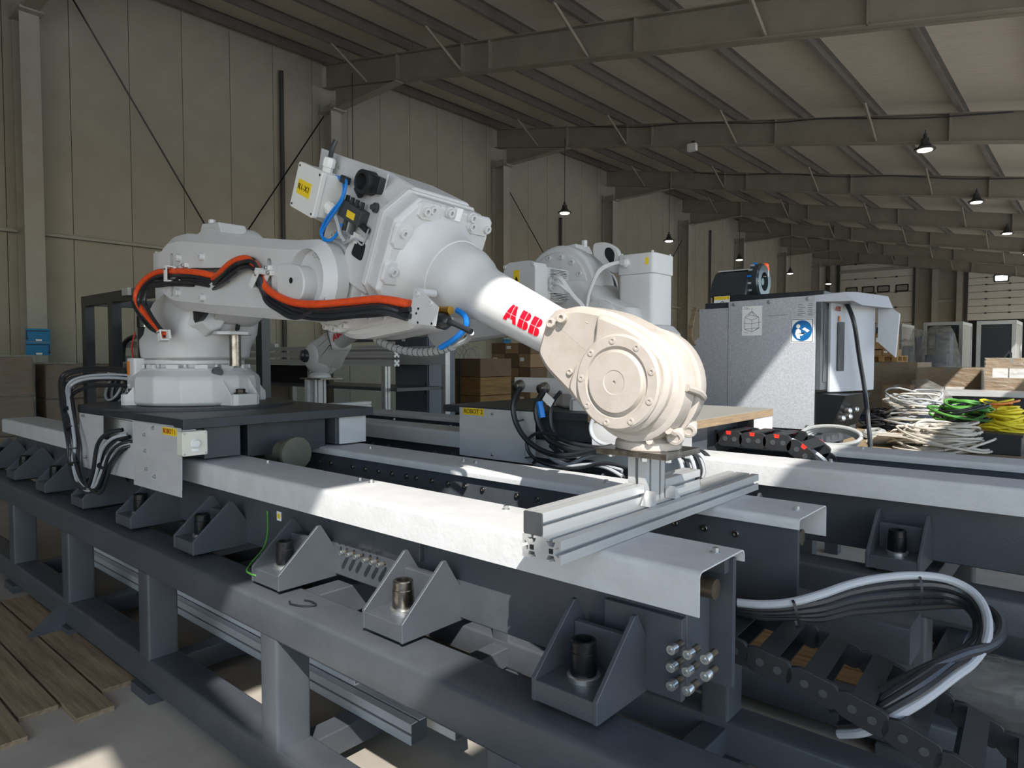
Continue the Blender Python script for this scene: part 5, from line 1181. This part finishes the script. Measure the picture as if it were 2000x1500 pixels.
coil('bright yellow wire coil standing in a small carton', 1966, 842, 20, .22, 'wire_yellow', .013, seed=8, tall=1.0, z=.81)
coil('black hose loop lying at the front edge of the table', 1915, 872, 5, .22, 'cable_black', .02, seed=9, tall=.3)
coil('thick grey hose loop beside the black trunking', 1712, 858, 4, .16, 'pvc_grey', .03, seed=10, tall=.5)
for k in range(5):
    a = onz(1745 + 6 * k, 868 + 3 * k, ZT); tr_ = thing('cable_duct', 'beige slotted cable duct in the stack before the white cable heap', 'duct', (a.x, a.y, ZT + .03 * k), 'cable ducts on the packing table')
    b = MB().bb(a.x - .28, a.x + .26, a.y - .04 + .02 * k, a.y + .04 + .02 * k, ZT + .034 * k, ZT + .034 * k + .03); b.build('duct_channel', 'cable_white', tr_)
    MB().bb(a.x - .28, a.x + .26, a.y - .04 + .02 * k - .002, a.y + .04 + .02 * k + .002, ZT + .034 * k + .0302, ZT + .034 * k + .0335).build('duct_cover', 'grey_box', tr_)
a = onz(1957, 862, ZT); sbx = thing('carton', 'small sunlit open carton holding the yellow wire coil', 'box', (a.x, a.y, ZT))
MB().bb(a.x - .25, a.x + .22, a.y - .2, a.y + .2, ZT, ZT + .2).build('board', 'wire_orange', sbx)
a = onz(1955, 886, ZT); bk = thing('black_bin', 'black plastic bin at the front corner of the packing table', 'bin', (a.x, a.y, ZT))
MB().bb(a.x - .16, a.x + .18, a.y - .12, a.y + .12, ZT, ZT + .2).build('shell', 'black_plastic', bk, bevel=.01); MB().bb(a.x - .17, a.x + .19, a.y - .13, a.y + .13, ZT + .19, ZT + .215).build('rim', 'black_plastic', bk)
for px, py, s_, lab in ((1945, 872, 21, 'clear plastic bag of small parts beside the yellow wires'), (1925, 840, 22, 'clear plastic bag lying on the grey conduit')):
    a = onz(px, py, ZT); tag(blob((a.x, a.y, ZT + .13), .30, .25, .13, s_).build('plastic_bag', 'plastic_wrap'), lab, 'bag')
# ---------------- dark beam, crates, wrapped goods
bm_ = thing('steel_beam', 'dark long steel beam lying on pallets before the cardboard boxes', 'beam', (-4.0, 12.6, .3))
x0, x1 = ony(1680, 790, 12.6).x, ony(1832, 790, 12.6).x
MB().prism(hsec(.0, .34, 0, .28, .02), 'x', x0, x1, T=lambda p: V(p[0], 12.6 + p[2], .30 + p[1]) if False else V(p[0], 12.6 + p[2], .32 + p[1])).build('flanged_section', 'navy_machine', bm_)
pallet('worn wooden pallet under the dark steel beam', x0 + .3, x0 + 1.5, 12.2, 13.0, .17, 'old_wood'); 
for x in (x0 + .4, x0 + 1.2): pass
pallet('lower worn wooden pallet under the beam pallet', x0 + .3, x0 + 1.5, 12.2, 13.0, .0, 'old_wood')
c_, zt = carton('big cardboard crate in stretch film behind the dark beam', 1640, 1792, 708, 17.0, 1.6, 0.14, 'cardboard', marks=0, wrap=True)
x0, x1 = ony(1640, 700, 17).x, ony(1792, 700, 17).x; pallet('wooden pallet under the big filmed cardboard crate', x0, x1, 17.0, 18.6, 0, 'wood')
zA = zt + .014
pallet('pale wooden pallet on the filmed crate under the carton stack', ony(1690, 700, 17.1).x, ony(1752, 700, 17.1).x, 17.1, 18.2, zA)
zs = zA + .139
_, z1_ = carton('large lower carton of the stack on the filmed crate', 1690, 1722, 684, 17.2, .8, zs, group=None)
_, z2_ = carton('lower carton with handle hole of the stack on the filmed crate', 1723, 1745, 682, 17.2, .8, zs)
carton('wide upper carton with round white sticker on the stack', 1706, 1743, 651, 17.25, .7, max(z1_, z2_) + .002)
carton('small upper carton with white address label on the stack', 1688, 1705, 662, 17.15, .7, z1_ + .002)
_, zB = carton('long filmed cardboard crate beside the filmed crate', 1791, 1916, 719, 15.2, 1.4, .14, 'cardboard', marks=2, wrap=True)
pallet('wooden pallet under the long filmed cardboard crate', ony(1791, 719, 15.2).x, ony(1916, 719, 15.2).x, 15.2, 16.6, 0)
_, zC = carton('filmed carton with two white labels standing on a pallet stack', 1925, 2030, 700, 14.2, 1.2, .98, 'cardboard', marks=2, wrap=True)
for k in range(7): pallet('wooden pallet in the stack under the carton with two labels', ony(1922, 760, 14.1).x, ony(2035, 760, 14.1).x, 14.1, 15.5, .14 * k, group='pallet stack under the filmed carton')
_, zD = carton('low brown carton with two white labels on the dark beam', 1722, 1778, 752, 12.5, .35, .606, 'cardboard_dark', marks=2)
a = ony(1800, 765, 12.7); b = MB(); 
sh = thing('film_sheet', 'crumpled clear plastic film draped over the dark beam', 'film', (a.x, 12.7, .6))
MB().loft([[ony(px, py, Y) for px, py in row] for Y, row in ((12.2, ((1762, 795), (1790, 790), (1830, 798), (1870, 800))), (12.5, ((1768, 770), (1795, 758), (1835, 775), (1865, 790))), (12.9, ((1782, 742), (1810, 740), (1840, 755), (1860, 775))), (13.3, ((1785, 744), (1812, 745), (1842, 760), (1860, 778))))], cap=False, closed=False).build('film', 'plastic_wrap', sh)
bn = thing('steel_bench', 'long low grey machine bench behind the colourful wires', 'bench', (-2, 13.2, 0))
x0, x1 = ony(1838, 760, 13).x, ony(2030, 760, 13).x
MB().bb(x0, x1, 13.0, 13.9, .98, 1.05).build('bench_top', 'aluminium_x', bn); MB().bb(x0 + .05, x1, 13.05, 13.85, .3, .98).build('bench_body', 'glass_dark', bn)
for x in (x0 + .05, x1 - .15): MB().bb(x, x + .1, 13.1, 13.8, 0, .3).build('foot', 'dark_paint', bn)
# aluminium framed machine guards
def guard(label, px0, px1, ytop, Y, d):
    x0, x1, y0, y1, _, zt = box_between(px0, px1, ytop, Y, d)
    r = thing('machine_guard', label, 'machine', ((x0 + x1) / 2, (y0 + y1) / 2, 0))
    t = .09
    for x in (x0, x1 - t):
        for y in (y0, y1 - t): MB().bb(x, x + t, y, y + t, 0, zt).build('post', 'aluminium', r)
    for z in (.3, 1.0, zt - t):
        for y in (y0, y1 - t): MB().bb(x0 + t, x1 - t, y, y + t, z, z + t).build('rail', 'aluminium_x', r)
        for x in (x0, x1 - t): MB().bb(x, x + t, y0 + t, y1 - t, z, z + t).build('rail', 'aluminium', r)
    MB().bb(x0 + t, x1 - t, y0 + .02, y0 + .03, .39, zt - t).build('pane', 'glass_dark', r)
    MB().bb(x1 - .03, x1 - .02, y0 + t, y1 - t, .39, zt - t).build('pane', 'dim_pane', r)
    MB().bb(x0 + .15, x1 - .15, y0 + .3, y1 - .1, .3, zt * .72).build('inner_machine', 'navy_machine', r)
    MB().bb(x1 - t - .03, x1 - t + .02, y0 - .05, y0, 1.55, 1.72).build('latch', 'black_plastic', r)
guard('aluminium framed guard cabinet with dark panes beside the dock door opening', 1908, 1986, 626, 20.5, 1.6)
guard('aluminium framed guard cabinet behind the filmed dark machine', 1804, 1881, 629, 22.5, 1.8)
guard('aluminium framed guard cabinet behind the carton stack', 1705, 1762, 633, 23.5, 1.8)
def wrapped(label, px0, px1, y0_, y1_, Y, seed, core):
    c = ony((px0 + px1) / 2, (y0_ + y1_) / 2, Y); w = (ony(px1, y0_, Y).x - ony(px0, y0_, Y).x); h = ony(px0, y0_, Y).z
    r = thing('wrapped_machine', label, 'machine', (c.x, Y, 0))
    MB().bb(c.x - w * .5, c.x + w * .5, Y - w * .45, Y + w * .45, 0, .35).build('plinth', 'black_plastic', r)
    MB().bb(c.x - w * .38, c.x + w * .30, Y - w * .35, Y + w * .35, .35, h * .72).build('body', core, r, bevel=.03)
    MB().bb(c.x - w * .1, c.x + w * .38, Y - w * .3, Y + w * .2, h * .60, h * .95).build('head', core, r, bevel=.03)
    blob((c.x, Y, .35 + (h - .35) * .5), w * .62, w * .55, (h - .3) * .52, seed, .13, 16, 10).build('film_cover', 'plastic_wrap', r)
wrapped('dark blue machine wrapped in clear film behind the long crate', 1802, 1868, 642, 712, 19.6, 31, 'navy_machine')
wrapped('small filmed machine beside the carton stack', 1748, 1788, 668, 712, 19.5, 32, 'navy_machine')
wrapped('tall filmed dark blue machine between the two filmed machines', 1776, 1806, 648, 705, 21.3, 33, 'navy_machine')
# ---------------- middle background
sc_c = thing('control_cabinet', 'tall dark grey steel cabinet behind the ROBOT 2 track', 'cabinet', (-5.9, 6.6, 0))
x1 = ony(838, 700, 6.35).x; x0 = ony(772, 700, 6.35).x
MB().bb(x0, x1, 6.35, 6.85, 0, 2.02).build('cabinet_body', 'grey_paint', sc_c, bevel=.004); MB().bb(x0 + .02, x1 - .02, 6.335, 6.35, .1, 1.98).build('door', 'grey_paint', sc_c, bevel=.004); MB().bb(x1 - .06, x1 - .04, 6.325, 6.335, 1.1, 1.25).build('handle', 'black_plastic', sc_c)
af = thing('profile_table', 'aluminium profile machine table with dark panels behind the robot wrist', 'table', (-7.0, 5.6, 0))
YT = 5.3; xa, xb = ony(470, 690, YT).x, ony(770, 690, YT).x
for z, h in ((1.70, .05), (1.60, .07), (1.49, .08)): prof_x(YT, z, h, h, xa, xb, 'rail', af, mod=.05) if False else prof_x(YT, z, .08, h, xa, xb, 'rail', af, mod=.08)
for px in (478, 600, 744): 
    x = ony(px, 700, YT).x; prof_z(x, YT + .0, .08, .08, .0, 1.49, 'post', af, mod=.08)
MB().bb(xa, xb, YT + .85, YT + .93, 1.5, 1.75).build('rear_rail', 'aluminium_x', af); 
for x in (xa, xb - .08): MB().bb(x, x + .08, YT + .85, YT + .93, 0, 1.5).build('post', 'aluminium', af)
MB().bb(xa + .05, xb - .05, YT + .08, YT + .85, 1.18, 1.22).build('shelf', 'dark_paint', af)
MB().bb(xa + .2, ony(600, 690, YT).x, YT + .3, YT + .35, 1.22, 1.48).build('panel', 'deep_dark', af)
MB().bb(xa + .3, xa + 1.0, YT + .01, YT + .07, 1.75, 1.80).build('linear_drive', 'sheet_metal', af); MB().cyl((xa + .2, YT + .04, 1.66), (xa + .2, YT - .01, 1.66), .04, n=14).build('drive_cap', 'rubber', af)
MB().bb(ony(640, 690, YT).x, xb - .1, YT + .2, YT + .26, 1.80, 2.25).build('back_panel', 'dark_paint', af)
MB().bb(ony(640, 690, YT).x, ony(640, 690, YT).x + .08, YT + .2, YT + .28, 1.75, 2.3).build('back_post', 'dark_paint', af)
# stack of wooden crates and cartons against the wall
for k in range(5):
    x0, x1 = ony(857, 740, 7.6).x, ony(938, 740, 7.6).x
    r = thing('wooden_crate', ('dark brown wooden crate on the pallet, lowest of the crate stack', 'dark brown wooden crate second from below in the crate stack', 'yellow brown wooden crate in the middle of the crate stack', 'yellow brown wooden crate below the topmost of the crate stack', 'dark brown wooden crate topmost in the stack, under the loose wires')[k], 'crate', ((x0 + x1) / 2, 8, .14 + .29 * k), 'stacked wooden crates')
    for y in (7.6, 8.3): MB().bb(x0, x1, y, y + .025, .14 + .29 * k, .14 + .29 * k + .28).build('side_board', 'crate_wood' if k in (2, 3) else 'cardboard_dark', r)
    for x in (x0, x1 - .025): MB().bb(x, x + .025, 7.625, 8.3, .14 + .29 * k, .14 + .29 * k + .28).build('end_board', 'crate_wood' if k in (2, 3) else 'cardboard_dark', r)
    for x in (x0 - .012, (x0 + x1) / 2): MB().bb(x, x + .04, 7.58, 7.60, .14 + .29 * k, .14 + .29 * k + .28).build('hinge_strap', 'lamp_body', r)
pallet('wooden pallet under the stacked crates', x0, x1, 7.6, 8.325, 0, 'crate_wood')
zc_ = .14
wr_ = thing('wire_heap', 'thin wires looping above the stacked crates', 'cables', (ony(900, 690, 7.9).x, 7.9, 1.58))
for k in range(6): MB().tube([ony(870 + 9 * k, 700, 7.9), ony(872 + 10 * k, 688 - 4 * (k % 3), 7.9), ony(885 + 10 * k, 682 - 3 * (k % 4), 7.95), ony(898 + 8 * k, 694, 7.95), ony(900 + 8 * k, 702, 7.95)], .006, 5).build('wire', 'cable_grey', wr_)
z0 = .14
for row, (pxa, pxb) in enumerate(((960, 985), (986, 1012), (1013, 1036))):
    z0 = .145
    for k in range(4):
        carton('%s carton of the %s column in the stack at the side wall' % (('lowest', 'second', 'third', 'topmost')[k], ('crate-side', 'middle', 'outer')[row]), pxa, pxb, 772 - 27 * (k + 1) + (6 if k == 3 else 0), 9.6, .5, z0, 'cardboard_dark' if (k + row) % 2 else 'cardboard', group='cartons stacked at the side wall', tape=False, marks=1 if (k + row) % 2 == 0 else 0)
        z0 = (ony(pxa, 772 - 27 * (k + 1) + (6 if k == 3 else 0), 9.6).z + ony(pxb, 772 - 27 * (k + 1) + (6 if k == 3 else 0), 9.6).z) / 2 + .003
pallet('wooden pallet under the cartons at the side wall', ony(958, 740, 9.6).x, ony(1038, 740, 9.6).x, 9.58, 10.2, 0, 'old_wood')
# ---------------- left background
YG = 2.95
gz = 2.36; gx0, gx1 = ony(159, 620, YG).x, ony(330, 620, YG).x
ga = thing('gantry_frame', 'black steel gantry frame with metal linear units at the end of the tracks', 'machine', ((gx0 + gx1) / 2, YG + .5, 0))
for y in (YG, YG + 1.0):
    MB().bb(gx0, gx1, y, y + .11, gz - .12, gz).build('top_beam', 'rubber', ga)
    for px in (159, 210): x = ony(px, 620, YG).x; MB().bb(x, x + .13, y + .003, y + .107, 0, gz - .12).build('post', 'rubber', ga)
    MB().bb(gx1 - .13, gx1, y + .003, y + .107, 0, gz - .12).build('post', 'rubber', ga)
for x in (gx0, gx1 - .11): MB().bb(x, x + .11, YG + .11, YG + 1.0, gz - .11, gz - .01).build('top_beam', 'rubber', ga)
xm = ony(215, 620, YG).x
for z in (1.38, 1.55, 1.72): MB().bb(gx0 + .13, gx1 - .13, YG + .35, YG + .43, z, z + .07).build('linear_rail', 'aluminium_x', ga)
MB().bb(xm + .2, xm + .55, YG + .22, YG + .35, 1.30, 1.95).build('slide_unit', 'lamp_body', ga, bevel=.01)
for k in range(3): MB().cyl((xm + .25 + .12 * k, YG + .25, 1.95), (xm + .25 + .12 * k, YG + .25, 2.08 - .04 * k), .05, n=12).build('motor', 'zinc' if k else 'black_plastic', ga)
MB().bb(xm + .02, xm + .08, YG + .28, YG + .33, 1.5, 2.24).build('cylinder', 'zinc', ga)
MB().tube([(xm + .05, YG + .25, 1.9), (xm + .08, YG + .2, 1.7), (xm + .2, YG + .2, 1.4), (xm + .3, YG + .2, 1.15)], .008, 6).build('red_tube', 'red_clip', ga)
MB().tube([(xm - .5, YG + .3, 1.55), (xm - .45, YG + .3, 1.75), (xm - .3, YG + .3, 1.82), (xm - .1, YG + .3, 1.85)], .03, 8).build('drag_hose', 'rubber', ga)
prof_z(xm + .75, YG + .2, .08, .08, 0, gz - .12, 'mast', ga, mod=.08)
MB().box(ony(247, 570, YG - .02) + V(0, 0, 0), (.16, .04, .08)).build('lamp_box', 'sheet_metal', ga)
p = ony(115, 800, 2.6)
def wrapped_pallet(label, X, Y, w, d, h, m='cardboard_dark'):
    r = thing('wrapped_goods', label, 'pallet load', (X, Y, .14))
    n = 3
    for i in range(n):
        MB().bb(X - w / 2, X + w / 2, Y - d / 2, Y + d / 2, .142 + (h - .142) * i / n, .142 + (h - .142) * (i + 1) / n - .012).build('layer', m, r, bevel=.02)
    MB().bb(X - w / 2 - .012, X + w / 2 + .012, Y - d / 2 - .012, Y + d / 2 + .012, .15, h + .012).build('film', 'plastic_wrap', r)
    pallet('old pallet below the ' + label.split(' at ')[0].split(' beside ')[0], X - w / 2, X + w / 2, Y - d / 2, Y + d / 2, 0, 'old_wood')
wrapped_pallet('brown filmed pallet load beside the black gantry', -10.9, 3.2, 1.2, 1.0, 1.52)
wrapped_pallet('dark filmed carton load before the first wall column', -10.7, 2.02, 1.2, 1.0, 1.62)
wrapped_pallet('low filmed load at the side wall behind the gantry', -10.9, 5.5, 1.3, 1.4, 1.25)
ch = thing('hand_trolley', 'black tubular hand trolley before the filmed loads', 'trolley', (-9.4, 1.35, 0))
for dx in (0, .5): MB().tube([(-9.4 + dx, 1.3, .02), (-9.4 + dx, 1.3, .9), (-9.35 + dx, 1.36, 1.18), (-9.25 + dx, 1.42, 1.22)], .02, 8).build('frame_tube', 'black_steel', ch)
for z in (.25, .6, .95): MB().cyl((-9.4, 1.3, z), (-8.9, 1.3, z), .016, n=8).build('rung', 'black_steel', ch)
MB().bb(-9.42, -8.88, 1.28, 1.60, .0, .03).build('toe_plate', 'black_steel', ch)
# ---------------- floor level
for i in range(7):
    y = .30 + i * .165
    b = MB().bb(-5.6 + .12 * (i % 3), -3.35 - .2 * (i % 2), y, y + .15, .0, .022).build('floor_board', 'old_wood'); tag(b, 'worn wooden board lying on the floor beside the stand outrigger', 'board', 'boards on the floor by the near stand')
for k in range(4):
    y = 1.62 + .13 * k; b = thing('profile_bar', 'long silver profile bar stored inside the near track stand', 'bar', (-3.6, y, .162), 'profile bars stored in the stand')
    prof_x(y, .162, .08, .08, -5.8 + .15 * k, -1.9 + .1 * k, 'extrusion', b, mod=.08); MB().bb(-1.9 + .1 * k, -1.895 + .1 * k, y + .004, y + .076, .166, .238).build('end_cap', 'lamp_body', b)
for k in range(2):
    y = 1.66 + .16 * k; b = thing('steel_channel', 'flat grey steel channel on top of the stored profile bars', 'bar', (-3.6, y, .244), 'steel channels in the stand')
    MB().bb(-5.5, -2.3, y, y + .11, .244, .25).build('web', 'sheet_metal', b); MB().bb(-5.5, -2.3, y, y + .006, .25, .28).build('lip', 'sheet_metal', b); MB().bb(-5.5, -2.3, y + .104, y + .11, .25, .28).build('lip', 'sheet_metal', b)
pallet('yellow wooden pallet on the floor under the ROBOT 2 track', -1.78, -.70, 3.25, 4.10, 0, 'wood')
tag(blob((-.30, 3.62, .14), .26, .2, .13, 41).build('plastic_bag', 'plastic_wrap'), 'crumpled clear plastic bag under the ROBOT 2 track', 'bag')
a = onz(590, 1180, .7225)
zt_ = MB().tube([a + V(-.05, -.02, .004), a + V(-.02, -.03, .004), a + V(.03, -.012, .004), a + V(.055, .02, .006), a + V(.01, .03, .004), a + V(-.02, .022, .004)], .0035, 6).build('cable_tie', 'black_ink'); tag(zt_, 'cut black cable tie lying on the top beam of the near stand', 'cable tie')
